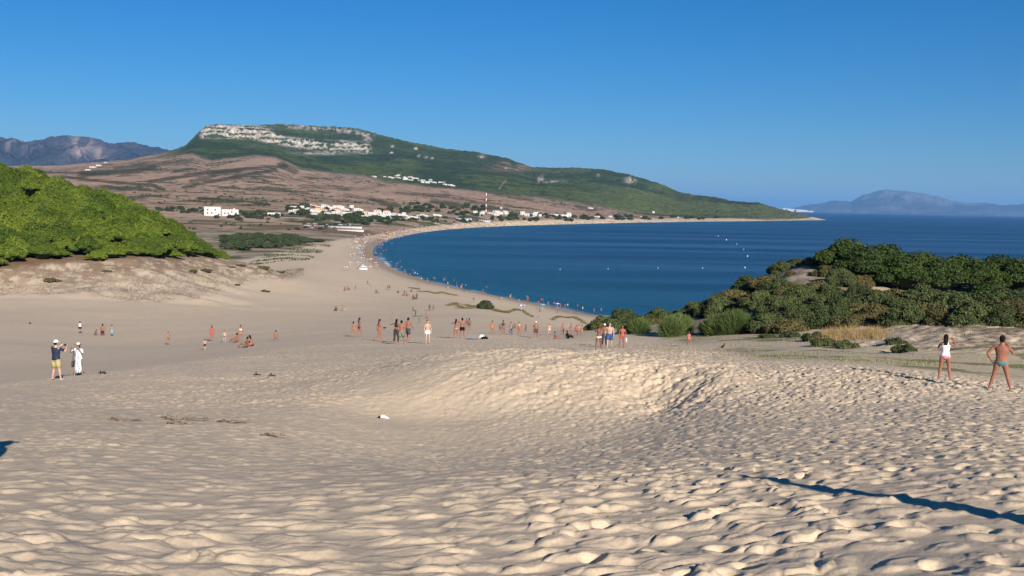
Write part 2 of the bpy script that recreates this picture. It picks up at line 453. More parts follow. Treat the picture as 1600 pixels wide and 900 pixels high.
d = shore_d(x, y)
SANDL = np.array([.60, .475, .335]); 
col = np.tile(SANDL, (len(x), 1))
bmpz = np.zeros(len(x))
def lay(mask, c):
    global col
    col = col*(1-mask[:, None])+np.array(c)[None, :]*mask[:, None]
def band(px, pts, w):   # rows around a polyline
    return pl(px, pts)
n1 = fbm(x*.5, y*.5, 61, 4); n2 = fbm(x*.12, y*.12, 62, 4); n3 = fbm(x*2.3, y*2.3, 63, 3); n4 = fbm(x*.03, y*.03, 64, 4)
# sand tone drifts
lay(.35*ss(.45, .65, n2), (.56, .45, .335)); lay(.25*ss(.5, .7, n4), (.62, .49, .33))
inpx = (PX > -900) & (PX < 2500)
# bluff under the left wood: brown litter, sparse sticks
BF = [(-900,470),(0,462),(60,458),(130,460),(220,472),(300,468),(400,440),(450,438),(470,430)]
BT = [(-900,425),(0,418),(80,408),(200,400),(300,398),(395,398),(470,430)]
bl = pl(PX, BF); bt = pl(PX, BT)
mb = inpx*(r > 200)*(r < 420)*(1-ss(bl-12, bl+6, PY))*(PX < 475)
lay(mb*.55*ss(.42, .62, n1)*(.4+.6*ss(.4, .6, n2)), (.20, .14, .09))
lay(mb*.45*ss(.5, .62, n3), (.28, .21, .15))
litter = inpx*(r > 200)*(r < 460)*(1-ss(bt-2, bt+10+14*(n2-.5), PY))*(PX < 400)
lay(litter*.9, (.15, .085, .045)); lay(mb*(1-ss(bt+14, bt+34+10*n2, PY))*.6*ss(.38, .55, n1), (.22, .14, .085))
# hollow at the right: dry grass, green patches
cr = np.interp(th, CR_TH, CR_R)
hol = ss(960, 1080, PX)*ss(1.0, 1.08, r/cr)*(r < 260)
lay(hol*.45*ss(.45, .6, n2), (.42, .34, .20))
gpx = pl(PX, [(980, 0), (1060, .35), (1200, .6), (1330, 1), (1700, 1)])
gband = np.exp(-((PY-pl(PX, [(1000,545),(1200,560),(1300,568),(1420,574),(1600,585),(1900,600)])+3)/9.)**2)
lay(hol*gpx*gband*.5*ss(.48, .62, n1), (.20, .20, .08))
lay(hol*.8*ss(.56, .62, n1)*ss(.45, .55, n2), (.16, .17, .06))
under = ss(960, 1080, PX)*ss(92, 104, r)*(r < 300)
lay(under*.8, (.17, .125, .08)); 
ps = np.exp(-((PX-1245)/26.)**2-((PY-425)/20.)**2)+np.exp(-((PX-1380)/40.)**2-((PY-447)/9.)**2)
lay(np.clip(under*ps*1.5, 0, 1)*ss(.35, .5, n1), (.45, .36, .26))
rb = ss(1340, 1440, PX)*ss(1.35, 1.5, r/cr)*(r < 92)
lay(rb*.7*ss(.42, .58, n3), (.2, .155, .11)); lay(rb*.5*ss(.5, .6, n1), (.13, .10, .07))
# foredunes and scrub land behind the beach
EDGE = [(-900,430),(300,420),(395,404),(420,398),(450,392),(480,386),(520,377),(560,371),(600,366),(640,359),(680,353.5),(740,349),(800,345.8),(900,344),(1000,343.2),(1200,343),(1300,343)]
ed = pl(PX, EDGE)
hin = inpx*(r > 420)*(1-ss(ed-3.5, ed+1.5, PY+5*(n4-.5)))*(PX < 1300)*(d > 12)
lay(hin*.9, (.34, .26, .175)); lay(hin*.8*ss(.50, .60, n4), (.17, .155, .085)); lay(hin*.5*ss(.5, .6, n2), (.34, .27, .19))
lay(hin*.7*ss(.55, .62, fbm(x*.05, y*.05, 70, 3)), (.06, .07, .03))
# wet sand and drift line
lay(.75*(1-ss(2, 9, np.abs(d-3)))*(d > -20), (.20, .155, .11))
lay(.35*(1-ss(10, 26, d)), (.40, .31, .22))
m, nt, b = mat('dune_sand')
ca = nt.nodes.new('ShaderNodeAttribute'); ca.attribute_name = 'Col'
tc = nt.nodes.new('ShaderNodeTexCoord'); ob = tc.outputs['Object']
g = noise_tex(nt, 40, 3, .7, ob); g2 = noise_tex(nt, 1.1, 5, .6, ob)
c1 = mixc(nt, 1.0, ca.outputs['Color'], ramp(nt, g.outputs[0], [(.3, (.86, .86, .87)), (.7, (1.1, 1.1, 1.09))]).outputs[0], 'MULTIPLY')
c1 = mixc(nt, 1.0, c1, ramp(nt, g2.outputs[0], [(.3, (.93, .93, .95)), (.7, (1.05, 1.05, 1.03))]).outputs[0], 'MULTIPLY')
nt.links.new(c1, b.inputs['Base Color']); b.inputs['Roughness'].default_value = .95; b.inputs['Specular IOR Level'].default_value = .1
h1 = noise_tex(nt, 220, 2, .6, ob); h2 = noise_tex(nt, 3.2, 4, .6, ob)
bn = bump(nt, h2.outputs[0], .35, .05); bn = bump(nt, h1.outputs[0], .25, .004, bn)
nt.links.new(bn, b.inputs['Normal'])
MAT_SAND = m
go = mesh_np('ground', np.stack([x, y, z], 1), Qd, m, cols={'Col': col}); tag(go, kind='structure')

# ------------------------------------------------------------------ hills and far shore
thf = np.linspace(FT[0]-0.0, FT[-1], 1500)
i0 = int(np.searchsorted(thf, R(-27.5)))
thf = np.concatenate([np.linspace(FT[0], R(-27.5), 60, endpoint=False), np.linspace(R(-27.5), FT[-1], 1150)])
rsf = np.concatenate([np.geomspace(rs[-1], 2400, 150, endpoint=False), np.geomspace(2400, 4950, 210, endpoint=False), np.linspace(4950, 5120, 30, endpoint=False), np.geomspace(5120, 5700, 60, endpoint=False), np.geomspace(5700, 9000, 30)])
TH, RR = np.meshgrid(thf, rsf, indexing='ij'); X = np.sin(TH)*RR; Y = np.cos(TH)*RR; Z = height(X, Y)
x, y, z = X.ravel(), Y.ravel(), Z.ravel(); r = RR.ravel(); th = TH.ravel(); d = shore_d(x, y)
PX, PY = proj(x, y, z)
n1 = fbm(x*.004, y*.004, 81, 5); n2 = fbm(x*.02, y*.02, 82, 4); n3 = fbm(x*.0012, y*.0012, 83, 4); n4 = fbm(x*.06, y*.06, 84, 3)
col = np.tile(np.array([.37, .245, .175]), (len(x), 1))
lay(.5*ss(.45, .6, n3), (.42, .30, .21)); lay(.5*ss(.5, .62, n1), (.30, .215, .15))
lay(.75*ss(.60, .66, n2)*ss(.42, .55, n1), (.05, .055, .028))
lay(.8*ss(.62, .68, n4)*ss(.35, .5, n1), (.06, .06, .03))
def line(pts, w, wob=2.5):
    a = np.array(pts, float); s = np.full(len(x), 1e9)
    for (ax, ay), (bx, by) in zip(a[:-1], a[1:]):
        ex, ey = bx-ax, by-ay; t = np.clip(((PX-ax)*ex+(PY-ay)*ey)/(ex*ex+ey*ey), 0, 1)
        s = np.minimum(s, np.hypot(PX-ax-t*ex, (PY-ay-t*ey)*1.6))
    return 1-ss(w*.5, w*1.3, s+wob*(n2-.5)*4)
lowm = (r < 3900)
for pts, w, k in [([(30,268),(100,270),(170,272)], 3, .7), ([(130,272),(200,268),(240,262)], 7, .8), ([(95,276),(150,282),(240,290),(255,296)], 3.5, .8),
               ([(180,262),(260,255),(300,250)], 4, .6), ([(235,284),(300,272),(400,262),(445,260)], 5, .8), ([(290,292),(350,280),(430,265)], 4.5, .8),
               ([(300,286),(340,272),(370,268)], 6, .6), ([(440,258),(460,268)], 7, .7), ([(310,310),(380,314),(420,320)], 2.5, .9), ([(540,304),(620,318)], 3, .4),
               ([(580,310),(600,318),(620,322)], 5, .7), ([(675,314),(720,322)], 5, .8), ([(760,300),(830,312)], 4, .5), ([(620,300),(700,306)], 3, .6), ([(160,292),(230,296)], 3, .8),
               ([(690,300),(760,320)], 2, .5), ([(470,290),(560,296),(600,290)], 4, .35), ([(900,322),(930,328)], 3, .6)]:
    lay(lowm*k*line(pts, w), (.045, .05, .026))
gr = pl(PX, GREEN)
forest = (1-ss(gr-3, gr+3, PY+10*(n1-.5)+5*(n2-.5)))*ss(230, 300, PX)*(r > 3000)
lay(forest, (.042, .062, .025))
lay(forest*.8*ss(.45, .6, n1), (.085, .11, .034)); lay(forest*.6*ss(.52, .62, n2), (.030, .046, .020))
lay(forest*.7*ss(850, 1000, PX)*ss(.4, .6, n3), (.11, .13, .045))
def blob(cx, cy, rx, ry): return np.exp(-((PX-cx)/rx)**2-((PY-cy)/ry)**2)
# limestone
n5 = fbm(x*.08, z*.12, 91, 4); n6 = fbm(x*.012+y*.004, z*.03, 92, 4)
rock = ss(308, 318, PX)*(1-ss(395, 440, PX))*(PY > 193)*(1-ss(213, 219, PY))
low = np.exp(-((PY-pl(PX, [(380,206),(400,211),(450,222),(500,228),(540,228),(580,233)]))/8.)**4)*ss(380, 400, PX)*(1-ss(572, 584, PX))
top = np.exp(-((PY-pl(PX, [(440,196),(500,200.5),(540,204),(585,213)]))/3.2)**2)*ss(440, 452, PX)*(1-ss(575, 590, PX))
spots = sum(blob(*s) for s in [(650,232,2.5,2),(613,229,2,1.5),(612,240,2.5,1.5),(665,246,3,1.5),(675,248,2,1.5),(654,243,2,2),(575,218,5,3),(752,245,4,2),(845,280,4,5),(866,284,12,1.5),(985,282,7,4),(790,262,3,2),(935,275,2,2),(850,300,3,1.2),(500,240,30,2)])
strata = .5+.5*np.sin(z*.28+5*n6+2*n2); n7 = fbm((th*5000)*.11, z*.05, 95, 3)
rk = np.clip((rock+low)*ss(.46, .56, n5*.55+n7*.45+.22*(n6-.5)+.30*(strata-.5)+.02)+top*ss(.47, .54, n5*.5+n7*.5)+np.clip(spots*1.3, 0, 1)*ss(.35, .5, n5), 0, 1)*(r > 4200)
lay(rk, (.46, .41, .36)); lay(rk*.8*ss(.5, .62, n7), (.24, .20, .18))
q = np.clip((blob(800,262,28,6)+blob(785,258,12,4))*1.5, 0, 1)*(r > 3500); lay(q*ss(.35, .55, n2), (.21, .14, .11))
lay(np.clip(line([(790,282),(780,295)], 2, 1), 0, 1)*.8*(r > 3500), (.27, .19, .13))
vb = ss(333, 337, PY)*(1-ss(352, 357, PY))*ss(430, 460, PX)*(1-ss(740, 900, PX))+.6*ss(328, 332, PY)*(1-ss(344, 348, PY))*ss(240, 330, PX)*(1-ss(430, 460, PX))
lay(np.clip(vb, 0, 1)*.85*ss(.38, .52, n2)*(r < 2600), (.075, .09, .04))
lay(np.clip(vb, 0, 1)*.6*ss(.55, .62, n4)*(r < 2600), (.40, .36, .30))
ed = pl(PX, EDGE)
bch = ss(ed-2.5, ed+.5, PY)*(PX > 380)*(r < 4300)
lay(bch, SANDL*1.0)
hin = (1-ss(1400, 2200, r))*(1-bch)
lay(hin*.6*ss(.5, .6, n2), (.075, .08, .04))
lay((d < 45)*(d > 0)*ss(1000, 1100, PX)*1.0, (.5, .41, .3)); lay(((d > 45)*(d < 120)*ss(1050, 1150, PX))*.7, (.12, .11, .06))
m, nt, b = mat('hill_land')
ca = nt.nodes.new('ShaderNodeAttribute'); ca.attribute_name = 'Col'
tc = nt.nodes.new('ShaderNodeTexCoord'); ob = tc.outputs['Object']
g = noise_tex(nt, .05, 4, .7, ob)
c1 = mixc(nt, 1.0, ca.outputs['Color'], ramp(nt, g.outputs[0], [(.3, (.72, .72, .72)), (.7, (1.25, 1.25, 1.25))]).outputs[0], 'MULTIPLY')
nt.links.new(c1, b.inputs['Base Color']); b.inputs['Roughness'].default_value = 1; b.inputs['Specular IOR Level'].default_value = 0
hn = noise_tex(nt, .03, 5, .7, ob); nt.links.new(bump(nt, hn.outputs[0], .8, 14), b.inputs['Normal'])
nr, nc = len(rsf), len(thf)
ii = np.arange(nc-1)[:, None]*nr+np.arange(nr-1)[None, :]
z2 = z.copy(); rough = ss(4900, 5000, r)*(1-ss(5090, 5300, r))*rk
fr = (n4-.5)*10*np.clip(forest, 0, 1)+(n5-.5)*26*rough
z2 += fr*(d > 60)*(r > 1100)
ho = mesh_np('hills', np.stack([x, y, z2], 1), np.stack([ii, ii+nr, ii+nr+1, ii+1], -1).reshape(-1, 4), m, cols={'Col': col}); tag(ho, kind='structure')

# blue mountains at the far left and across the strait
def mountain(pts, r0, depth, name, px0, px1, colf, n=500, base_h=-10, amp=.42, fr=1.0):
    pxs = np.linspace(px0, px1, n); top = pl(pxs, pts)+1.8*(fbm(pxs*.09, pxs*0+3., 7, 4)-.5)*2; th, zt = at_r(pxs, top, r0)
    rows = 70; t = np.linspace(-1, 1, rows)
    T2, TT = np.meshgrid(th, t, indexing='ij'); RR = r0+TT*depth*np.where(TT < 0, 1, .6)
    X = np.sin(T2)*RR; Y = np.cos(T2)*RR; ZT = np.repeat(zt[:, None], rows, 1)
    prof = np.clip(1-np.abs(TT)**1.15, 0, 1)
    k = 6./depth*fr
    nn = 1-np.abs(fbm(X*k, Y*k, 101, 5)*2-1)
    Z = ZT*prof*(1+amp*3*(nn-.7)*(1-prof**3)*1.0)
    Z = np.where(prof <= 0, base_h, Z)+base_h*(1-prof)
    x, y, z = X.ravel(), Y.ravel(), Z.ravel()
    ii = np.arange(n-1)[:, None]*rows+np.arange(rows-1)[None, :]
    c = colf(x, y, z, *proj(x, y, z))
    o = mesh_np(name, np.stack([x, y, z], 1), np.stack([ii, ii+rows, ii+rows+1, ii+1], -1).reshape(-1, 4), MAT_MT, cols={'Col': c}); tag(o, kind='structure')
m, nt, b = mat('mountain_land')
ca = nt.nodes.new('ShaderNodeAttribute'); ca.attribute_name = 'Col'
nt.links.new(ca.outputs['Color'], b.inputs['Base Color']); b.inputs['Roughness'].default_value = 1; b.inputs['Specular IOR Level'].default_value = 0
tc = nt.nodes.new('ShaderNodeTexCoord'); hn = noise_tex(nt, .004, 6, .7, tc.outputs['Object']); nt.links.new(bump(nt, hn.outputs[0], 1., 120), b.inputs['Normal'])
MAT_MT = m
def colL(x, y, z, px, py):
    n = fbm(x*.0012, y*.0012, 111, 5); n2 = fbm(x*.005, z*.008, 112, 4)
    c = np.tile(np.array([.045, .052, .065]), (len(x), 1))
    c = c+ss(.45, .65, n)[:, None]*np.array([.03, .02, .02])
    s = sum(np.exp(-((px-a)/w)**2-((py-b)/h)**2) for a, b, w, h in [(128,224,14,14),(115,232,10,6),(60,238,12,6),(38,252,5,6),(155,240,8,8),(25,222,18,4),(190,243,12,3)])
    k = np.clip(s*1.5, 0, 1)*ss(.50, .60, n2)*.85
    return c*(1-k[:, None])+np.array([.36, .29, .26])*k[:, None]
LM = [(-400,235),(-200,222),(-100,220),(-40,213),(0,215),(20,217),(40,222),(60,220),(75,216.5),(90,213.5),(130,212.5),(150,218),(170,224),(200,224),(215,225),(235,229.5),(260,233),(290,246),(330,262)]
mountain(LM, 12000, 2600, 'mountain', -400, 330, colL, 500)
def colR(x, y, z, px, py):
    n = fbm(x*.0008, y*.0008, 121, 4)
    return np.tile(np.array([.10, .10, .11]), (len(x), 1))*(.7+.8*ss(.35, .65, n))[:, None]
RM = [(1180,331),(1225,328),(1250,323),(1275,318.5),(1300,314),(1330,315),(1340,309),(1355,302),(1375,297.5),(1385,296.5),(1400,297.5),(1420,299),(1450,304),(1480,311),(1500,316),(1520,317.5),(1540,316.5),(1560,320),(1600,319),(1700,322),(1800,324),(2100,326),(2300,333)]
mountain(RM, 39000, 6000, 'mountain', 1180, 2300, colR, 500, base_h=-60, amp=.35)
# low haze-pale coast strip under the mountain

# ------------------------------------------------------------------ sea
ths = np.concatenate([np.linspace(R(-180), R(-30), 60, endpoint=False), np.linspace(R(-30), R(30), 500, endpoint=False), np.linspace(R(30), R(180), 61)])
rs2 = np.concatenate([np.geomspace(200, 1200, 260, endpoint=False), np.geomspace(1200, 105000, 160)])
TH, RR = np.meshgrid(ths, rs2, indexing='ij'); X = np.sin(TH)*RR; Y = np.cos(TH)*RR
x, y, r = X.ravel(), Y.ravel(), RR.ravel()
d = -shore_d(x, y); PX, PY = proj(x, y, 0*x)
z = np.zeros(len(x))
wob = 6*(fbm(x*.03, y*.03, 131, 3)-.5)
wav = np.exp(-((d-14-wob)/3.)**2)*.35+np.exp(-((d-34-wob*2)/4.)**2)*.22
z = z+wav*(d > 0)
foam = (np.exp(-((d-1.2)/1.2)**2)*.35*ss(.35, .6, fbm(x*.08, y*.08, 132, 3))+.0*np.exp(-((d-13-wob)/1.5)**2)*ss(.58, .7, fbm(x*.03+9, y*.03, 133, 3)))
fo = np.exp(-(((PX-603)-(PY-411)*.75)/3.6)**2-((PY-411)/8.)**2)*ss(.30, .5, fbm(x*.2, y*.2, 134, 3))
foam = np.clip(foam*(d > -2)+fo*1.2, 0, 1)
shal = np.exp(-np.maximum(d, 0)/120.)
nr, nc = len(rs2), len(ths); ii = np.arange(nc-1)[:, None]*nr+np.arange(nr-1)[None, :]
m, nt, b = mat('sea_water')
af = nt.nodes.new('ShaderNodeAttribute'); af.attribute_name = 'foam'; ash = nt.nodes.new('ShaderNodeAttribute'); ash.attribute_name = 'shallow'
tc = nt.nodes.new('ShaderNodeTexCoord')
mp = nt.nodes.new('ShaderNodeMapping'); mp.inputs['Rotation'].default_value = (0, 0, R(12)); mp.inputs['Scale'].default_value = (.35, 1.6, 1)
nt.links.new(tc.outputs['Object'], mp.inputs['Vector'])
st = noise_tex(nt, .006, 5, .6, mp.outputs[0])
deep = ramp(nt, st.outputs[0], [(.35, (.003, .014, .044)), (.5, (.005, .024, .064)), (.62, (.014, .048, .110))])
mp2 = nt.nodes.new('ShaderNodeMapping'); mp2.inputs['Rotation'].default_value = (0, 0, R(-14)); mp2.inputs['Scale'].default_value = (.12, 1.5, 1)
nt.links.new(tc.outputs['Object'], mp2.inputs['Vector'])
st2 = noise_tex(nt, .009, 4, .6, mp2.outputs[0])
deepc = mixc(nt, ramp(nt, st2.outputs[0], [(.46, (0, 0, 0)), (.60, (.8, .8, .8))]).outputs[0], deep.outputs[0], (.04, .10, .19, 1))
c1 = mixc(nt, ash.outputs['Fac'], deepc, (.012, .085, .125, 1))
c1 = mixc(nt, af.outputs['Fac'], c1, (.75, .78, .8, 1))
nt.links.new(c1, b.inputs['Base Color'])
rr_ = mixc(nt, st.outputs[0], (.42,)*3, (.26,)*3); nt.links.new(rr_, b.inputs['Roughness'])
b.inputs['IOR'].default_value = 1.33; b.inputs['Specular IOR Level'].default_value = .35
w1 = noise_tex(nt, .35, 4, .6, mp.outputs[0]); w2 = noise_tex(nt, .03, 3, .6, mp.outputs[0])
bn = bump(nt, w2.outputs[0], .8, 2.5); bn = bump(nt, w1.outputs[0], .9, .6, bn); nt.links.new(bn, b.inputs['Normal'])
so = mesh_np('sea', np.stack([x, y, z], 1), np.stack([ii, ii+nr, ii+nr+1, ii+1], -1).reshape(-1, 4), m, cols={'foam': foam, 'shallow': shal}); tag(so, kind='structure')
# ------------------------------------------------------------------ foliage
def leaf_mat(name, c0, c1, c2, trans=.25, rough=.7):
    m, nt, b = mat(name)
    g = nt.nodes.new('ShaderNodeNewGeometry'); oi = nt.nodes.new('ShaderNodeObjectInfo')
    tc = nt.nodes.new('ShaderNodeTexCoord'); n = noise_tex(nt, .8, 3, .6, tc.outputs['Object'])
    a = math_n(nt, 'MULTIPLY', g.outputs['Random Per Island'], .42); bb = math_n(nt, 'MULTIPLY', oi.outputs['Random'], .40)
    cc = math_n(nt, 'MULTIPLY', n.outputs[0], .35)
    s = math_n(nt, 'ADD', math_n(nt, 'ADD', a, bb), cc)
    rp = ramp(nt, s, [(.2, c0), (.55, c1), (.95, c2)])
    nt.links.new(rp.outputs[0], b.inputs['Base Color']); b.inputs['Roughness'].default_value = rough
    b.inputs['Specular IOR Level'].default_value = .15
    return m
M_PINE = leaf_mat('pine_needles_bright', (.024, .050, .008), (.070, .110, .012), (.155, .195, .022))
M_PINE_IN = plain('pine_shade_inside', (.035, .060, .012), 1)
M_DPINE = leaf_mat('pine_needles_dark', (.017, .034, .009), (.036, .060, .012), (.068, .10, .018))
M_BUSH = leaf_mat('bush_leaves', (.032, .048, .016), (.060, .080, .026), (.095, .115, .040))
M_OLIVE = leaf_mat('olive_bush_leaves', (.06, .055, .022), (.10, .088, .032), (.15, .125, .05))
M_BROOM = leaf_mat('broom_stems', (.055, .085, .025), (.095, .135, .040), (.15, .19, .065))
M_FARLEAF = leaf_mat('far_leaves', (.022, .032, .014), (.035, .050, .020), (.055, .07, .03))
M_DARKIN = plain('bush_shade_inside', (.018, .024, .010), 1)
M_BARK = plain('bark', (.11, .075, .05), .95, .3, 6)
M_STRAW = leaf_mat('dry_grass', (.20, .13, .06), (.30, .21, .10), (.40, .30, .16))
M_GREENG = leaf_mat('green_grass', (.09, .10, .04), (.16, .165, .07), (.26, .24, .12))
M_TWIG = plain('dry_twig', (.17, .125, .09), .95, .3, 8)

def leaves(cs, ns, size, seed, asp=1.6, jit=.55):
    """one small two-triangle leaf clump card per centre, facing roughly along ns"""
    rg = np.random.default_rng(seed); n = len(cs)
    nn = ns+rg.normal(0, jit, (n, 3)); nn /= np.linalg.norm(nn, axis=1)[:, None]+1e-9
    t = rg.normal(0, 1, (n, 3)); t -= nn*(t*nn).sum(1)[:, None]; t /= np.linalg.norm(t, axis=1)[:, None]+1e-9
    b = np.cross(nn, t); s = (size*rg.uniform(.6, 1.35, n))[:, None]
    a1 = t*s*asp*.5; b1 = b*s*.5
    V = np.stack([cs-a1-b1*.4, cs-a1*.1-b1+nn*s*.12, cs+a1+b1*.2, cs+a1*.05+b1+nn*s*.10], 1).reshape(-1, 3)
    return V, np.arange(n*4).reshape(n, 4)
def crown(blobs, nleaf, size, seed, zmin=-.25, asp=1.6, jit=.55, inner=.82):
    """blobs: (x,y,z,rx,rz). leaves spread over the upper shells, dark lumpy body inside"""
    rg = np.random.default_rng(seed); B = np.array(blobs, float)
    w = B[:, 3]**2; pick = rg.choice(len(B), nleaf, p=w/w.sum())
    dv = rg.normal(0, 1, (nleaf, 3)); dv /= np.linalg.norm(dv, axis=1)[:, None]
    dv[:, 2] = np.where(dv[:, 2] < zmin, -dv[:, 2]*.6, dv[:, 2]); dv /= np.linalg.norm(dv, axis=1)[:, None]
    b = B[pick]; rad = rg.uniform(.80, 1.08, nleaf)
    c = b[:, :3]+dv*np.stack([b[:, 3], b[:, 3], b[:, 4]], 1)*rad[:, None]
    keep = np.ones(nleaf, bool)
    for q in B:
        e = (c-q[:3])/np.array([q[3], q[3], q[4]])
        keep &= (e**2).sum(1) > .62
    nrm = dv/np.stack([b[:, 3], b[:, 3], b[:, 4]], 1); nrm /= np.linalg.norm(nrm, axis=1)[:, None]
    V, Q = leaves(c[keep], nrm[keep], size, seed+1, asp, jit)
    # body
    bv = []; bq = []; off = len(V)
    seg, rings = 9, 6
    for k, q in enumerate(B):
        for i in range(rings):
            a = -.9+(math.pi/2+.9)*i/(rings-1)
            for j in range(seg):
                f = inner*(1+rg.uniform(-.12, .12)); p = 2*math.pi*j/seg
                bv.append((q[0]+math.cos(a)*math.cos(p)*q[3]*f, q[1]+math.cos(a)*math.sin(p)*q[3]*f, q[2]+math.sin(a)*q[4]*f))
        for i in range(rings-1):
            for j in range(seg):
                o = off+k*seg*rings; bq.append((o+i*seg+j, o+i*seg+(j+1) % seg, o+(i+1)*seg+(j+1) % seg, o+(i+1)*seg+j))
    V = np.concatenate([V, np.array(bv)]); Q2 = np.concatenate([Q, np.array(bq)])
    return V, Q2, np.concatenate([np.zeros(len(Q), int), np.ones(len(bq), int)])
def tree_proto(name, blobs, nleaf, size, seed, ml, mi, trunk_h, tr=.16, **kw):
    root = empty(name, (0, 0, -500))
    V, Q, mi_ = crown(blobs, nleaf, size, seed, **kw)
    mesh_np('crown', V, Q, [ml, mi], root, smooth=False, midx=mi_)
    if trunk_h:
        mb = MB(); rg = random.Random(seed)
        mb.tube([(0, 0, -.6), (.05, .02, trunk_h*.4), (-.05, .06, trunk_h*.8), (0, 0, trunk_h*1.05)], [tr*1.3, tr, tr*.8, tr*.5], 7)
        for q in rg.sample(list(blobs), min(5, len(blobs))):
            mb.tube([(0, 0, trunk_h*.6), (q[0]*.45, q[1]*.45, trunk_h*.6+(q[2]-trunk_h*.6)*.6), (q[0]*.85, q[1]*.85, q[2])], [tr*.55, tr*.4, tr*.2], 5)
        mb.build('trunk', M_BARK, root, smooth=True)
    return root
def pine_blobs(seed, rad, h, n=16, flat=.42, bs=(.28, .42)):
    rg = random.Random(seed); B = [(0, 0, h, rad*.55, rad*flat*.75)]
    for i in range(n):
        a = i*2.4+rg.uniform(-.4, .4); d = rad*math.sqrt((i+.7)/n)*.82
        z = h+rad*flat*.55*(1-(d/rad)**2)-rad*flat*.35+rg.uniform(-.12, .12)*rad*.5
        s = rad*rg.uniform(*bs)
        B.append((d*math.cos(a), d*math.sin(a), z, s, s*.62))
    return B
def bush_blobs(seed, rx, h, n=14):
    rg = random.Random(seed); B = [(0, 0, h*.35, rx*.62, h*.42)]
    for i in range(n):
        a = i*2.4+rg.uniform(-.5, .5); d = rx*math.sqrt((i+.5)/n)*.8; k = 1-(d/rx)**2
        s = rx*rg.uniform(.24, .4)
        B.append((d*math.cos(a), d*math.sin(a), max(h*.18, h*.80*k*rg.uniform(.55, 1.05)), s, s*rg.uniform(.7, .95)))
    return B
class Placer:
    """first use moves the source itself, later uses copy it with its parts"""
    def __init__(s, protos): s.p = list(protos); s.used = [False]*len(s.p)
    def put(s, k, loc, rz=0., sc=1., label=None, cat=None, group=None):
        k %= len(s.p)
        o = s.p[k] if not s.used[k] else copy_tree(s.p[k])
        s.used[k] = True
        o.location = loc; o.rotation_euler = (0, 0, rz); o.scale = (sc, sc, sc) if not hasattr(sc, '__len__') else sc
        tag(o, label, cat, group); return o
    def drop(s):
        for k, u in enumerate(s.used):
            if not u:
                for c in list(s.p[k].children): bpy.data.objects.remove(c)
                bpy.data.objects.remove(s.p[k])
rnd = random.Random(5)
# --- the pine wood on the left dune
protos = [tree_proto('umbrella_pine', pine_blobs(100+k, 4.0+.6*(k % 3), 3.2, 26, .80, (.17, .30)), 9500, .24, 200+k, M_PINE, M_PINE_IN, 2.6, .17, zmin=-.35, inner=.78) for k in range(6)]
PL = Placer(protos)
# canopy outline seen in the photo: foot of the wood per photo column
FOOT = [(-160,425),(-80,422),(0,416),(60,410),(100,398),(130,404),(160,407),(190,404),(215,398),(250,402),(290,398),(330,400),(360,402),(384,404),(396,400)]
cnt = 0
sp = 6.5
cand = []
for i in range(-60, 10):
    for j in range(30, 90):
        x = i*sp+(j % 2)*sp/2+rnd.uniform(-1.3, 1.3); y = j*sp*.9+rnd.uniform(-1.3, 1.3)
        cand.append((x, y))
cx = np.array([c[0] for c in cand]); cy = np.array([c[1] for c in cand]); cz = height(cx, cy, False)
cpx, cpy = proj(cx, cy, cz); cr_ = np.hypot(cx, cy)
GAP = [(62, 316, 17, 7)]
for x, y, z, px, py, r in zip(cx, cy, cz, cpx, cpy, cr_):
    if px < -150 or px > 396 or r < 230 or r > 415: continue
    fpy = float(pl(px, FOOT))+4
    if py > fpy: continue
    # ridge of the wood: drop trees well behind the crest
    th_ = math.atan2(x, y); zc = float(height(np.array([math.sin(th_)*(r+40)]), np.array([math.cos(th_)*(r+40)]), False)[0])
    if any(((px-gx)/gw)**2+((py-5-gy)/gh)**2 < 1 for gx, gy, gw, gh in GAP): continue
    if r > 400: continue
    edge = min(1, max(.72, (fpy-py)/24.)); tip = min(1, max(.5, (430-px)/120.))
    sc = rnd.uniform(.72, 1.28)*min(edge+.15, 1)*tip
    PL.put(rnd.randrange(6), (x, y, z-.5-1.3*(1-edge)), rnd.uniform(0, 6.28), (sc, sc, sc*rnd.uniform(.8, 1.1)),
           'bright green umbrella pine crown merging into the dense wood on the left dune', 'pine tree', 'umbrella pines of the wood on the left dune')
    cnt += 1
print('left pines', cnt)
# --- pines and bushes at the right
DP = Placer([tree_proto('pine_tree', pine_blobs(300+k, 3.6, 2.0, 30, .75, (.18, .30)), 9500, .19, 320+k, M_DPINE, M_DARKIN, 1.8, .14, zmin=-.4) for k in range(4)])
def put_r(P, k, px, py, r, sc, label, cat, group, sink=.3, zoff=0.):
    """stand a plant on the ground where (column px, distance r) is"""
    th = float(at_r(float(px), float(py), 10.)[0]); x, y = math.sin(th)*r, math.cos(th)*r
    return P.put(k, (x, y, float(height(np.array([x]), np.array([y]), False)[0])-sink+zoff), rnd.uniform(0, 6.28), sc, label, cat, group)
RP = [(1322,124,1.05),(1352,119,1.05),(1385,128,1.1),(1410,117,1.0),(1440,126,1.05),(1470,118,1.0),(1500,127,1.0),(1532,119,.95),(1562,128,1.0),(1595,120,.95),(1630,126,1.0),(1665,120,1.0),(1340,133,.9),(1425,136,1.0),(1520,136,.95),(1700,126,1.0)]
for i, (px, r, s) in enumerate(RP):
    put_r(DP, i, px, 420, r, (s, s, s*.95), 'dark green pine of the flat-topped row on the right ridge above the sea', 'pine tree', 'pines along the right ridge')
put_r(DP, 1, 1548, 430, 104, (.8, .8, .62), 'lower rounded pine standing in front of the right ridge row', 'pine tree', 'pines along the right ridge')
put_r(DP, 2, 1600, 430, 102, (.55, .55, .5), 'small pine at the right edge below the ridge row', 'pine tree', 'pines along the right ridge')
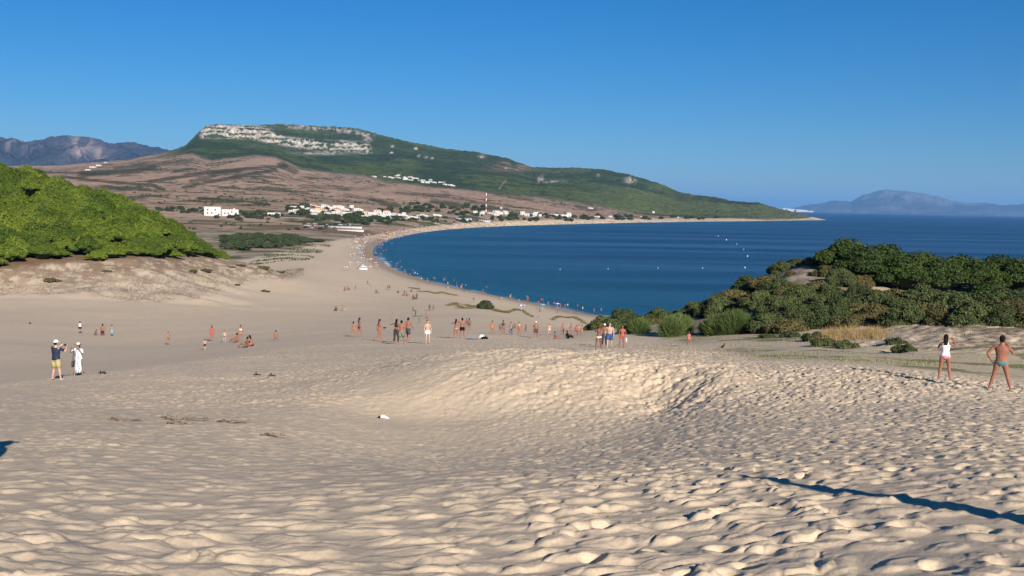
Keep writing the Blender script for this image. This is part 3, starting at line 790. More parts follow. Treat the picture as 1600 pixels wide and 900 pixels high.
BU = Placer([tree_proto('bush', bush_blobs(400+k, 2.0, 2.2, 22), 11500, .095, 420+k, M_BUSH, M_DARKIN, 0, zmin=-.5, asp=1.9) for k in range(4)])
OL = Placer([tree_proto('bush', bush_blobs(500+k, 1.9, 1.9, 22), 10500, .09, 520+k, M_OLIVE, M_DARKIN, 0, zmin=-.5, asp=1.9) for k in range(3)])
def broom_proto(seed):
    rg = np.random.default_rng(seed); n = 9500
    root = empty('broom_shrub', (0, 0, -500))
    a = rg.uniform(0, 2*math.pi, n); tilt = np.abs(rg.normal(0, .55, n)); L = 1.9*rg.uniform(.35, 1, n)*np.cos(tilt*.55)
    base = np.stack([rg.normal(0, .25, n), rg.normal(0, .25, n), rg.uniform(-.1, .5, n)], 1)
    dr = np.stack([np.sin(tilt)*np.cos(a), np.sin(tilt)*np.sin(a), np.cos(tilt)], 1)
    p1 = base+dr*L[:, None]; p0 = base+dr*(L*.45)[:, None]
    w = np.cross(dr, rg.normal(0, 1, (n, 3))); w /= np.linalg.norm(w, axis=1)[:, None]; w *= .013
    V = np.stack([p0-w, p0+w, p1+w*.5, p1-w*.5], 1).reshape(-1, 3)
    mesh_np('stems', V, np.arange(n*4).reshape(n, 4), M_BROOM, root, smooth=False)
    return root
BR = Placer([broom_proto(600+k) for k in range(3)])
G1 = 'bushes in the dense belt in front of the right ridge'
blist = [  # px, r, scale, kind
 (1000,112,.75,0),(1022,118,.8,1),(985,112,.62,0),(1030,124,1.1,0),(1005,124,1.0,1),(975,120,1.0,0),(958,122,1.0,1),(945,118,.85,0),(930,122,.8,1),(922,118,.5,0),(990,126,.9,1),(1040,120,.85,0),(1065,122,.9,1),(1088,118,.95,0),(1085,128,.9,1),(1110,128,1.0,1),(1130,122,1.0,0),
 (1120,112,.95,0),(1148,118,1.0,1),(1170,122,1.0,0),(1165,110,1.0,1),(1195,120,1.0,1),(1215,112,1.05,0),(1190,106,1.0,0),(1235,110,1.0,1),(1215,100,1.05,0),(1255,104,1.05,0),(1240,96,.95,0),(1275,107,1.0,1),
 (1285,97,1.05,0),(1300,104,1.05,0),(1318,96,1.05,0),(1340,103,1.0,0),(1345,94,1.05,1),(1365,98,1.1,0),(1388,94,1.15,0),(1400,101,1.1,1),(1372,90,.95,1),(1412,92,1.1,0),(1438,98,1.15,0),(1440,89,1.05,1),(1462,94,1.15,0),(1488,90,1.1,0),(1486,99,1.1,1),(1512,95,1.1,1),(1535,89,1.1,1),(1560,94,1.1,0),(1582,89,1.1,1),(1608,93,1.1,0),(1635,89,1.1,1),(1665,94,1.1,0),
 (1288,118,.75,1),(1310,113,.8,0),(1272,126,.6,1),(1340,114,.8,1),(1218,130,.75,0),(1236,121,.5,1),(1300,121,.55,0),(1200,88,.9,0),(1230,86,.9,1),(1262,88,1.0,0),(1300,88,1.1,0),(1335,86,1.0,1),(1420,84,1.0,0),(1475,83,1.0,1),(1520,82,1.0,0),(1570,82,1.0,0),(1622,82,1.1,1),
 (1260,128,.7,1),(1290,124,.6,1),(1222,128,.7,0),(1196,134,.7,1),(1160,134,.85,0),(1165,140,.7,0),(1120,140,.8,1),(1238,136,.75,0),(1265,138,.7,1),(1145,142,.6,1),(1090,136,.6,0)]
for i, (px, r, s, k) in enumerate(blist):
    s *= rnd.uniform(.9, 1.15)
    if k == 0: put_r(BU, rnd.randrange(4), px, 470, r, (s, s, s*rnd.uniform(.85, 1.05)), 'dark green bush in the dense belt below the right ridge', 'bush', G1)
    else: put_r(OL, rnd.randrange(3), px, 470, r, (s, s, s*rnd.uniform(.8, 1.0)), 'olive brown bush in the dense belt below the right ridge', 'bush', G1)
BRL = [(1050,92,.9,'pale green broom shrub left of the twin shrubs, beside the pale sand lip'),(1062,94,.95,'pale green broom shrub overlapping its neighbour beside the sand lip'),(1125,90,.92,'feathery green broom shrub, left one of the pair on the low sand lip'),(1150,89,1.05,'largest feathery green broom shrub on the low sand lip'),(1172,90,.6,'small broom shrub at the right foot of the largest broom'),
       (1000,98,.75,'pale green broom shrub at the left end of the bush belt'),(975,100,.5,'low broom shrub close to the four bathers'),(1108,92,.7,'grey green broom shrub left of the feathery pair')]
for px, r, s, lb in BRL: put_r(BR, rnd.randrange(3), px, 500, r, (s*1.1, s*1.1, s), lb, 'shrub', 'broom shrubs in front of the bush belt', sink=.12)
for k, (px, py, w, lb) in enumerate([(1425,607,.55,''),]): pass
# low green cushions in the hollow
CU = Placer([tree_proto('low_shrub', bush_blobs(700+k, .8, .45, 10), 1500, .07, 720+k, M_BUSH, M_DARKIN, 0, zmin=-.3) for k in range(2)])
for px, py, s, lb in [(1198,528,.8,'low green cushion shrub beside the broom'),(1235,527,1.0,'second low cushion shrub near the dry grass tuft'),(1272,533,1.2,'low grey green shrub left of the dry grass tuft'),(1290,541,1.1,'flat green shrub under the dry grass tuft'),(1411,551,.9,'small dark green cushion right of the pale sand heap'),(1398,538,.8,'low shrub above the dark green cushion'),(1170,520,.6,'small cushion at the edge of the broom shrubs'),
                      (1320,544,1.0,'flat green shrub right under the dry grass tuft')]:
    h_ = hit(px, py, 20)
    CU.put(rnd.randrange(2), h_[0]+Vector((0, 0, -.05)), rnd.uniform(0, 6), s, lb, 'shrub', 'low shrubs in the grassy hollow')
CU2 = Placer([tree_proto('low_shrub', bush_blobs(740+k, 1.3, .8, 10), 1200, .14, 760+k, M_OLIVE, M_DARKIN, 0, zmin=-.3) for k in range(2)])
for px, py, s, lb in [(82,440,1.3,'round brown scrub cushion on the slope under the left wood'),(165,425,.8,'scrub tuft on the bank under the left wood'),(300,425,1.1,'grey scrub tuft on the bank under the tip of the wood'),(322,424,1.2,'second scrub tuft on the bank under the tip of the wood'),(362,418,.8,'small green tuft near the tip of the wood'),(377,416,1.1,'dark green tuft near the tip of the wood'),
                      (412,420,1.6,'low shrub trailing down the end of the bank'),(404,413,1.3,'shrub at the end of the wooded bank'),(414,456,.9,'lone dry tuft on the smooth sand'),(370,446,.7,'flat tuft in the middle of the sandy slope')]:
    h_ = hit(px, py, 60)
    CU2.put(rnd.randrange(2), h_[0]+Vector((0, 0, -.1)), rnd.uniform(0, 6), (s*1.2, s*1.2, s*.7), lb, 'shrub', 'scrub tufts on the sandy bank')
# grass
def blades(name, pts, h, w, m, lean=.35, seed=1, label=None):
    rg = np.random.default_rng(seed); P = np.array(pts); n = len(P)
    a = rg.uniform(0, 6.28, n); hh = h*rg.uniform(.5, 1.2, n); ln = np.abs(rg.normal(0, lean, n))
    top = P+np.stack([np.cos(a)*ln*hh, np.sin(a)*ln*hh, hh*np.cos(ln)], 1)
    b = rg.uniform(0, 6.28, n); wv = np.stack([np.cos(b), np.sin(b), 0*b], 1)*w*.5
    V = np.stack([P-wv, P+wv, top], 1).reshape(-1, 3)
    o = mesh_np(name, V, None, m, smooth=False, T=np.arange(n*3).reshape(n, 3)); tag(o, kind='stuff'); return o
def ground_pts(px0, px1, rlo, rhi, n, keep):
    rg = np.random.default_rng(int(px0*7+n)); px = rg.uniform(px0, px1, n); r = rg.uniform(rlo, rhi, n)
    th = np.arctan((px-800)/F); x = np.sin(th)*r; y = np.cos(th)*r; k = keep(px, r, x, y, rg.uniform(0, 1, n))
    x, y = x[k], y[k]; return np.stack([x, y, height(x, y)-.02], 1)
def kp(px, r, x, y, u):
    n = fbm(x*.25, y*.25, 61, 3); ppy = proj(x, y, height(x, y, False))[1]
    g = np.exp(-((ppy-pl(px, [(1000,545),(1200,560),(1300,566),(1420,574),(1600,585),(1900,600)])+2)/8.)**2)
    return (u < .55*g*ss(.45, .6, n)*pl(px, [(1000,.1),(1200,.4),(1330,1),(1900,1)])+.10*ss(.5, .6, n))
pts = ground_pts(1020, 1760, 44, 84, 60000, kp)
blades('grass', pts, .16, .035, M_GREENG, .5, 3)
def kd(px, r, x, y, u):
    n = fbm(x*.6, y*.6, 77, 3); a = np.exp(-((px-1318)/26.)**2-((r-76)/5.)**2)+np.exp(-((px-1362)/20.)**2-((r-74)/4.)**2)*1.2+.6*np.exp(-((px-1296)/10.)**2-((r-76)/4.)**2)
    return (u < a*.9)
_p = ground_pts(1255, 1415, 62, 90, 110000, kd)
_q = worley(_p[:, 0]/1.15, _p[:, 1]/1.15, 5)[0]; _k = rng.uniform(0, 1, len(_p)) < 1-ss(.25, .62, _q); _p, _q = _p[_k], _q[_k]
blades('dry_grass', _p+np.stack([0*_q, 0*_q, 0*_q], 1), .74*(1.05-_q), .02, M_STRAW, .75, 4)
def kb(px, r, x, y, u): return (u < .5*ss(.5, .62, fbm(x*.5, y*.5, 78, 3))*ss(1350, 1430, px)+.06)
blades('dry_grass', ground_pts(1080, 1780, 66, 92, 16000, kb), .26, .04, M_TWIG, .9, 5)
def kl(px, r, x, y, u):
    ppy = proj(x, y, height(x, y, False))[1]
    return (ppy > pl(px, BT)+2)*(ppy < pl(px, BF))*(u < .7*ss(.47, .62, fbm(x*.3, y*.3, 79, 3)))
blades('dry_scrub', ground_pts(-150, 470, 215, 330, 90000, kl), .36, .11, plain('dead_scrub', (.115, .085, .06), .95, .3, 5), 1.1, 6)
# foredune tufts
def kf(px, r, x, y, u):
    ppy = proj(x, y, height(x, y, False))[1]; e = pl(px, EDGE)
    return (ppy > e-3)*(ppy < e+pl(px, [(380,2),(400,30),(440,34),(480,22),(520,6),(560,2)]))*(u < .8*ss(.52, .62, fbm(x*.06, y*.06, 80, 3)))
blades('dune_scrub', ground_pts(385, 560, 330, 800, 26000, kf), .9, .5, M_FARLEAF, .9, 7)
# marram lines near the water
for lineP, nm in [([(655,456),(668,456),(680,459),(690,457),(700,460),(712,462)], 0), ([(728,477),(738,480),(748,479),(760,481),(770,484),(778,487),(790,489),(805,484),(815,486),(830,495)], 0), ([(700,478),(712,474),(720,482),(735,482)], 0), ([(862,500),(872,495),(885,497),(896,496),(905,500),(914,506)], 0), ([(640,450),(652,452)], 0)]:
    P = []
    for (a, b), (c, d_) in zip(lineP[:-1], lineP[1:]):
        for t in np.linspace(0, 1, 9):
            h_ = hit(a+(c-a)*t, b+(d_-b)*t, 100)
            if h_ is None: continue
            for q in range(28): P.append(h_[0]+Vector((rnd.gauss(0, .5), rnd.gauss(0, .45), -.05)))
    blades('marram_grass', [tuple(p) for p in P], .55, .15, M_OLIVE, .5, 8)
MG = Placer([tree_proto('bush', bush_blobs(780+k, 2.0, 1.3, 10), 1300, .2, 790+k, M_FARLEAF, M_DARKIN, 0, zmin=-.3) for k in range(1)])
h_ = hit(757, 483, 100); MG.put(0, h_[0], 0, (1.1, 1.1, 1.3), 'single dark green bush on the drift line above the beach', 'bush')

# --- pines behind the beach, hinterland trees
FP = Placer([tree_proto('pine_tree', pine_blobs(800+k, 4.2, 3.2, 12, .5, (.3, .45)), 900, .8, 820+k, M_FARLEAF, M_DARKIN, 2.8, .2, zmin=-.2) for k in range(3)])
GP = 'pines of the strip behind the foredunes'
for i in range(150):
    px = rnd.uniform(346, 505); top_ = pl(px, [(350,368),(380,366),(430,364),(480,372),(510,376)]); bot = pl(px, [(350,392),(400,392),(430,388),(460,384),(500,377)])
    py = top_+4+(bot-top_-4)*rnd.random()
    h_ = hit(px, py, 380)
    if h_ is None or h_[1] < 390: continue
    s = rnd.uniform(.6, 1.05)*(1 if px < 460 else .7)
    FP.put(i, h_[0]+Vector((0, 0, -.6)), rnd.uniform(0, 6), (s, s, s*.9), 'dark pine in the strip of wood behind the foredunes', 'pine tree', GP)
VT = Placer([tree_proto('broadleaf_tree', bush_blobs(850+k, 3.6, 5.2, 9), 420, 1.1, 860+k, M_FARLEAF, M_DARKIN, 1.5, .2, zmin=-.4) for k in range(3)])
GV = 'trees scattered among the village houses'
vt = []
for (x0, x1, y0, y1, n, s0, s1) in [(450,482,324,336,9,1,1.5),(540,566,338,352,8,1.2,1.9),(566,576,346,354,4,1.4,2),(590,640,326,334,9,.8,1.3),(640,700,318,332,12,.7,1.2),(560,620,340,350,12,.7,1.1),(480,560,338,346,16,.6,1.1),
                                    (700,760,322,338,16,.7,1.2),(760,900,336,346,22,.7,1.1),(900,1120,339,344,16,.8,1.3),(372,440,332,345,15,.7,1.2),(620,740,340,348,20,.5,.9),(330,372,336,342,5,.6,1),(470,560,322,334,8,.6,1.),(440,560,350,360,8,.5,.9),(240,330,326,334,10,.6,1.2)]:
    for k in range(int(n*1.9)):
        px = rnd.uniform(x0, x1); py = rnd.uniform(y0, y1); h_ = hit(px, py, 600)
        if h_ is None: continue
        s = rnd.uniform(s0, s1)*min(1.6, max(.8, h_[1]/1500)); VT.put(rnd.randrange(3), h_[0]+Vector((0, 0, -.5)), rnd.uniform(0, 6), (s*1.2, s*1.2, s), 'dark bushy tree on the plain around the white village', 'tree', GV)
for P_ in (PL, DP, BU, OL, BR, CU, CU2, MG, FP, VT): P_.drop()
# far-off scrub on the brown slopes: dots nobody could count
def kh(px, r, x, y, u):
    n = fbm(x*.004, y*.004, 81, 4); n2 = fbm(x*.02, y*.02, 82, 3)
    return u < (.8*ss(.50, .62, n2)*ss(.40, .6, n)+.03)*(1-ss(3600, 3900, r))
rg = np.random.default_rng(3); n = 9000; px = rg.uniform(0, 1000, n); r = np.exp(rg.uniform(math.log(1000), math.log(3900), n)); th = np.arctan((px-800)/F); x = np.sin(th)*r; y = np.cos(th)*r
k = kh(px, r, x, y, rg.uniform(0, 1, n))*(shore_d(x, y) > 120); x, y = x[k], y[k]; z = height(x, y)
nb = len(x); m_ = 7; sc = rg.uniform(1.2, 3.0, nb)
cs = np.repeat(np.stack([x, y, z+sc*.4], 1), m_, 0)+rg.normal(0, 1, (nb*m_, 3))*np.repeat(sc, m_)[:, None]*np.array([.6, .6, .3])
V, Q = leaves(cs, np.tile(np.array([[0, -.5, .8]]), (nb*m_, 1)), 2.2, 9); tag(mesh_np('scrub', V, Q, M_FARLEAF, smooth=False), kind='stuff')
# ------------------------------------------------------------------ houses of the plain
M_WHITE = plain('whitewash', (.50, .49, .47), .9, .05, 1.5)
M_CREAM = plain('cream_plaster', (.46, .37, .24), .9, .08, 1.5)
M_GREYW = plain('grey_plaster', (.45, .45, .46), .9, .08, 1.5)
M_ROOFG = plain('flat_roof', (.50, .46, .42), .95, .15, 2)
M_TERRA = plain('terracotta_tiles', (.42, .17, .09), .9, .2, 3)
M_PANE = plain('window_glass', (.04, .05, .06), .25, .1, 3)
M_DOOR = plain('door_wood', (.13, .08, .05), .7, .2, 5)
def house_proto(name, w, d, h, wall, roofk, wins, wing=None):
    root = empty(name, (0, 0, -500))
    mb = MB(); mb.box(-w/2, w/2, -d/2, d/2, -1.5, h)
    if wing: mb.box(w/2+.003, w/2+wing[0], -d/2+.4, d/2-.6, -1.5, wing[1])
    mb.build('wall', wall, root)
    rf = MB()
    if roofk == 'flat':
        for a in ((-w/2-.1, w/2+.1, -d/2-.1, -d/2+.2), (-w/2-.1, w/2+.1, d/2-.2, d/2+.1), (-w/2-.1, -w/2+.2, -d/2+.2, d/2-.2), (w/2-.2, w/2+.1, -d/2+.2, d/2-.2)): rf.box(*a, h+.002, h+.45)
        rf.build('roof', wall, root)
    else:
        e = .35; V = [(-w/2-e, -d/2-e, h+.01), (w/2+e, -d/2-e, h+.01), (w/2+e, d/2+e, h+.01), (-w/2-e, d/2+e, h+.01), (-w/2+d*.3, 0, h+d*.22), (w/2-d*.3, 0, h+d*.22)]
        rf.add(V, [(0, 1, 5, 4), (2, 3, 4, 5), (1, 2, 5), (3, 0, 4), (3, 2, 1, 0)]); rf.build('roof', M_TERRA, root)
    for (x, z, ww, hh) in wins:
        mb = MB(); mb.box(x-ww/2, x+ww/2, -d/2-.04, -d/2+.1, z, z+hh); mb.build('window' if z > .3 else 'door', M_PANE if z > .3 else M_DOOR, root)
    return root
HP = [house_proto('house', 11, 7, 3.2, M_WHITE, 'flat', [(-3.4, 1.2, 1.2, 1.1), (0, 0, 1.1, 2.1), (3.2, 1.2, 1.2, 1.1)], (4, 2.6)),
      house_proto('house', 8, 7, 5.6, M_WHITE, 'flat', [(-2.2, 1.1, 1.1, 1.2), (2, 0, 1.1, 2.1), (-2.2, 3.6, 1.1, 1.2), (2, 3.6, 1.1, 1.2)]),
      house_proto('house', 14, 6, 3., M_WHITE, 'flat', [(-5, 1.1, 1.2, 1.1), (-1.5, 0, 1.1, 2.1), (2, 1.1, 1.2, 1.1), (5, 1.1, 1.2, 1.1)]),
      house_proto('house', 10, 8, 3.1, M_WHITE, 'tile', [(-3, 1.1, 1.2, 1.1), (0, 0, 1.1, 2.1), (3, 1.1, 1.2, 1.1)]),
      house_proto('house', 7, 5, 2.7, M_GREYW, 'flat', [(-2, 1.1, 1, 1), (1, 0, 1, 2)]),
      house_proto('house', 10, 7, 5.4, M_CREAM, 'tile', [(-3, 1.1, 1.2, 1.1), (0, 0, 1.1, 2.1), (3, 3.4, 1.2, 1.1)])]
HPL = Placer(HP)
def village(n, x0, x1, ytop, ybot, kinds, group, label, s0=.7, s1=1.25, rz=.5):
    for i in range(n):
        px = rnd.uniform(x0, x1) if n > 3 else x0+(x1-x0)*i/max(1, n-1)
        yt = pl(px, ytop); yb = pl(px, ybot); py = rnd.uniform(yt, yb)
        h_ = hit(px, py, 700)
        if h_ is None or shore_d(np.array([h_[0].x]), np.array([h_[0].y]))[0] < 60: continue
        s = .95*rnd.uniform(s0, s1)*min(1.4, max(.9, h_[1]/1800))
        HPL.put(rnd.choice(kinds), h_[0]+Vector((0, 0, -.1)), math.atan2(h_[0].x, h_[0].y)*-1+rnd.uniform(-rz, rz), (s, s, s*rnd.uniform(.85, 1.1)), label, 'house', group)
village(72, 450, 612, [(450,324),(480,321),(520,324),(612,330)], [(450,334),(500,336),(560,341),(612,342)], [0,1,2,2,0,3,2], 'white houses of the village left of the beach bend', 'white flat-roofed house in the dense village left of the beach bend')
village(44, 602, 700, [(602,333),(700,338)], [(602,341),(700,345)], [0,1,2,4,0], 'white houses between the village and the mast', 'small white house among trees between the village and the red and white mast', .5, .9)
village(52, 735, 905, [(735,334),(770,331),(830,334),(905,338)], [(735,342),(830,343),(905,344)], [0,2,2,1], 'white houses near the mast', 'white house in the row by the beach under the red and white mast', .6, 1.1)
village(34, 905, 1115, [(905,339),(1115,340.5)], [(905,343),(1115,343.5)], [0,2,4,0], 'low houses along the far beach', 'low pale house scattered along the far beach', .6, 1.0)
village(34, 582, 708, [(582,273),(620,274),(660,279),(708,288)], [(582,277),(620,279),(660,287),(708,291)], [0,1,2,0], 'white houses up the green hillside', 'small white house up on the green hillside', .55, .95)
village(5, 130, 168, [(130,264),(168,253)], [(130,268),(168,256)], [0,2], 'hamlet on the brown slope', 'small white house of the hamlet on the brown slope at the left', .6, 1.)
village(6, 35, 90, [(35,257.5),(90,258)], [(35,259),(90,259)], [0,2], 'houses on the far plateau', 'tiny white house on the plateau under the blue mountains', .9, 1.4)
for px, py, k, s, lb in [(497,331,5,.85,'cream two storey house with tiled roof in the middle of the village'),(663,327,0,.7,'white house alone above the trees right of the village'),(922,326,0,.8,'lone white house on the brown field above the far beach'),
                         (783,326,1,.5,'tiny white hut on the brown slope right of the mast'),(789,330,0,.6,'tiny white house just below the hut right of the mast'),(1021,333,1,.9,'white square house standing above the far beach row'),(428,337,2,1.,'pale shed left of the village with a long low roof')]:
    h_ = hit(px, py, 700); HPL.put(k, h_[0]+Vector((0, 0, -.1)), math.atan2(h_[0].x, h_[0].y)*-1, s*1.2, lb, 'house')
HPL.drop()
# farmhouse
h_ = hit(346, 337.5, 700); fm = empty('farmhouse', h_[0], -math.atan2(h_[0].x, h_[0].y)); S = h_[1]/F
tag(fm, 'large white farmhouse with a lower wing standing alone left of the village', 'house')
mb = MB(); mb.box(-25*S, -1*S, 0, 12*S, -2, 13*S); mb.build('main_wall', M_WHITE, fm)
mb = MB(); mb.box(.3*S, 25*S, 1*S, 11*S, -2, 10*S); mb.box(17*S, 20*S, 2*S, 6*S, 10*S+.003, 11.5*S); mb.build('wing_wall', M_WHITE, fm)
for x, z, w in [(-20, 3, 2.2), (-14, 3, 2), (-4, 1, 2.6), (-9, 8, 2), (-20, 8, 2)]: mb = MB(); mb.box((x-w/2)*S, (x+w/2)*S, -.06*S, .5*S, z*S, (z+2.4)*S); mb.build('window', M_PANE, fm)
for x, z, w in [(5, 3, 2), (10, 3, 2), (15, 5, 2), (21, 3, 2.4)]: mb = MB(); mb.box((x-w/2)*S, (x+w/2)*S, .94*S, 1.5*S, z*S, (z+2.4)*S); mb.build('window', M_PANE, fm)
mb = MB(); mb.box(-25.6*S, -.6*S, -.5*S, 12.5*S, 13*S+.003, 13.7*S); mb.build('roof', M_WHITE, fm)
# long low beach bar with pale roof, blue-white hall
for px, py, w, lb in [(541, 356, 48, 'long low beach restaurant with pale flat roof behind the foredunes'), (548, 361, 40, 'long white fence-like hut in front of the low beach restaurant'), (725, 344, 24, 'long pale blue roofed hall left of the mast'), (757, 346.5, 18, 'reddish tiled low building between the beach and the mast')]:
    h_ = hit(px, py, 600); S = h_[1]/F; o = empty('beach_building', h_[0], -math.atan2(h_[0].x, h_[0].y)+.06); tag(o, lb, 'building')
    hh = 2.6*S if w > 30 else 3.6*S
    mb = MB(); mb.box(-w/2*S, w/2*S, 0, 6*S, -1, hh*.75); mb.build('wall', M_GREYW if px != 548 else M_WHITE, o)
    mb = MB(); mb.add([(-w*.52*S, -.8*S, hh*.75+.01), (w*.52*S, -.8*S, hh*.75+.01), (w*.52*S, 6.5*S, hh*.9), (-w*.52*S, 6.5*S, hh*.9), (-w*.52*S, -.8*S, hh*.75-.15), (w*.52*S, -.8*S, hh*.75-.15), (w*.52*S, 6.5*S, hh*.9-.15), (-w*.52*S, 6.5*S, hh*.9-.15)],
           [(0, 1, 2, 3), (7, 6, 5, 4), (0, 4, 5, 1), (1, 5, 6, 2), (2, 6, 7, 3), (3, 7, 4, 0)])
    mb.build('roof', {541: M_WHITE, 548: M_WHITE, 725: plain('blue_sheet', (.38, .46, .60), .6), 757: M_TERRA}[px], o)
    for k in range(5): mb = MB(); mb.box((-w*.4+k*w*.18)*S, (-w*.4+k*w*.18+1.6)*S, -.05, .2, .8, hh*.55); mb.build('window', M_PANE, o)
# mast
M_RED = plain('red_paint', (.45, .05, .03), .6); M_WP = plain('white_paint', (.8, .8, .78), .6)
h_ = hit(759.5, 331.5, 700); S = h_[1]/F; hm = 30*S
o = empty('radio_mast', h_[0]); tag(o, 'tall red and white banded lattice mast above the beach village', 'mast')
nb = 7
for k in range(nb):
    z0, z1 = hm*k/nb, hm*(k+1)/nb; w0 = 1.15*S*(1-.55*k/nb); w1 = 1.15*S*(1-.55*(k+1)/nb); mb = MB()
    for sx, sy in ((-1, -1), (1, -1), (1, 1), (-1, 1)): mb.tube([(sx*w0/2, sy*w0/2, z0), (sx*w1/2, sy*w1/2, z1)], .22*S, 4)
    for i in range(4):
        c4 = [(-1, -1), (1, -1), (1, 1), (-1, 1)]; a_, b_ = c4[i], c4[(i+1) % 4]
        mb.tube([(a_[0]*w0/2, a_[1]*w0/2, z0), (b_[0]*w1/2, b_[1]*w1/2, z1)], .10*S, 4); mb.tube([(b_[0]*w0/2, b_[1]*w0/2, z0), (a_[0]*w1/2, a_[1]*w1/2, z1)], .10*S, 4)
    mb.build('mast_section', M_WP if k % 2 == 0 else M_RED, o)
# parked cars
def car_proto(c):
    root = empty('parked_car', (0, 0, -500))
    mb = MB()
    mb.add([(-2.1,-.85,.3),(2.1,-.85,.3),(2.1,.85,.3),(-2.1,.85,.3),(-2.1,-.85,.85),(2.15,-.85,.75),(2.15,.85,.75),(-2.1,.85,.85)], [(3,2,1,0),(4,5,6,7),(0,1,5,4),(2,3,7,6),(1,2,6,5),(3,0,4,7)])
    mb.build('body', plain('car_paint_%d' % int(c[0]*100+c[2]*10), c, .3, .03), root)
    mb = MB(); mb.add([(-1.7,-.8,.86),(1.2,-.8,.82),(1.2,.8,.82),(-1.7,.8,.86),(-1.3,-.68,1.42),(.5,-.68,1.42),(.5,.68,1.42),(-1.3,.68,1.42)], [(4,5,6,7),(0,1,5,4),(2,3,7,6),(1,2,6,5),(3,0,4,7)]); mb.build('windows', M_PANE, root)
    for sx in (-1.3, 1.35):
        for sy in (-.82, .82): mb = MB(); mb.tube([(sx, sy-.1, .32), (sx, sy+.1, .32)], .32, 10); mb.build('wheel', plain('tyre', (.02, .02, .02), .9), root)
    return root
CP_ = Placer([car_proto(c) for c in [(.75,.75,.75), (.05,.05,.06), (.35,.36,.38), (.30,.03,.03), (.06,.12,.30)]])
for i in range(66):
    row = i % 3; px = 478+(i//3)*3.3+rnd.uniform(-1, 1); py = [350, 353, 356.5][row]+(px-478)*.03+rnd.uniform(-.4, .4)
    if row == 2 and px > 515: continue
    h_ = hit(px, py, 600); k = rnd.choice([0, 0, 1, 2, 2, 3, 4])
    CP_.put(k, h_[0], rnd.uniform(-.15, .15)+rnd.choice([0, math.pi])+1.3, 1., 'small car parked in the packed rows behind the foredunes', 'car', 'cars parked behind the foredunes')
for i in range(40):
    px = rnd.uniform(640, 735); py = pl(px, [(640,347),(735,345)])+rnd.uniform(-2.2, 1.2); h_ = hit(px, py, 600)
    if shore_d(np.array([h_[0].x]), np.array([h_[0].y]))[0] < 50: continue
    CP_.put(rnd.choice([0, 0, 1, 2, 2, 3, 4]), h_[0], rnd.uniform(0, 6), 1.25, 'small vehicle parked on the plain between village and mast', 'car', 'vehicles parked between village and mast')
CP_.drop()
# distant white town on the far coast
V = []; mb = MB()
for i in range(90):
    px = rnd.gauss(1236, 16); px = min(1285, max(1205, px)); rr = 33500+rnd.uniform(-600, 600); th = float(at_r(px, 330., 10.)[0]); s = rnd.uniform(50, 110)
    x_, y_ = math.sin(th)*rr, math.cos(th)*rr; hgt = rnd.uniform(30, 85)*max(.4, 1-abs(px-1225)/70)
    mb.box(x_-s, x_+s, y_-s, y_+s, -5, hgt*1.25)
o = mb.build('distant_town', M_WHITE); tag(o, kind='stuff')

# ------------------------------------------------------------------ beach things
def col_mat(c, rough=.8): return plain('cloth_%02x%02x%02x' % tuple(int(v*255) for v in c), c, rough, .08, 20)
def parasol_proto(c1, c2):
    root = empty('parasol', (0, 0, -500))
    MB().tube([(0, 0, -.3), (0, 0, 2.15)], .022, 6).build('pole', plain('pole_white', (.7, .7, .7)), root)
    for k in range(2):
        mb = MB()
        for i in range(8):
            if i % 2 != k: continue
            a0, a1 = i*math.pi/4, (i+1)*math.pi/4; P = [(math.cos(a)*1.05, math.sin(a)*1.05, 1.75) for a in (a0, a1)]; Q_ = [(math.cos(a)*.6, math.sin(a)*.6, 2.03) for a in (a0, a1)]
            mb.add(P+Q_+[(0, 0, 2.15)], [(0, 1, 3, 2), (2, 3, 4)])
        mb.build('canopy_panels', col_mat((c1, c2)[k]), root)
    return root
PC = [((.6,.05,.05), (.75,.7,.65)), ((.05,.15,.5), (.7,.72,.75)), ((.1,.4,.6), (.1,.4,.6)), ((.65,.45,.05), (.1,.2,.5)), ((.04,.05,.10), (.04,.05,.10)), ((.1,.35,.15), (.7,.7,.5)), ((.7,.2,.3), (.7,.5,.5))]
PP = Placer([parasol_proto(*c) for c in PC])
def on_beach(px, py):
    h_ = hit(px, py, 250)
    if h_ is None: return None
    return h_
def tent(loc, rz, w, d, h, c, name, lb):
    o = empty(name, loc, rz); tag(o, lb, 'tent')
    mb = MB(); mb.add([(-w/2, -d/2, h*.72), (w/2, -d/2, h*.72), (w/2, d/2, h*.72), (-w/2, d/2, h*.72), (0, 0, h)], [(0, 1, 4), (1, 2, 4), (2, 3, 4), (3, 0, 4)]); mb.build('canopy', col_mat(c), o)
    for sx in (-1, 1):
        for sy in (-1, 1): MB().tube([(sx*w*.48, sy*d*.48, 0), (sx*w*.48, sy*d*.48, h*.73)], .03, 5).build('pole', plain('pole_white', (.7, .7, .7)), o)
    MB().box(-w/2, w/2, d*.47, d*.49, .05, h*.7).build('side_cloth', col_mat((.42, .46, .60)), o)
h_ = on_beach(568, 422); S = h_[1]/F; tent(h_[0], .3, 12.5*S, 4*S, 6.5*S, (.80, .82, .85), 'beach_shelter', 'pale blue and white cloth shelter near the bend of the beach')
h_ = on_beach(848, 484); PP.put(2, h_[0], .3, .9, 'light blue parasol leaning on the sand near the water', 'parasol')
h_ = on_beach(871, 482); PP.put(6, h_[0], .3, .9, 'pink parasol right of the light blue one near the water', 'parasol')
h_ = on_beach(815, 487); PP.put(1, h_[0], .1, 1.0, 'blue and white parasol by the grassy drift line', 'parasol')
gp_par = 'parasols on the crowded beach'
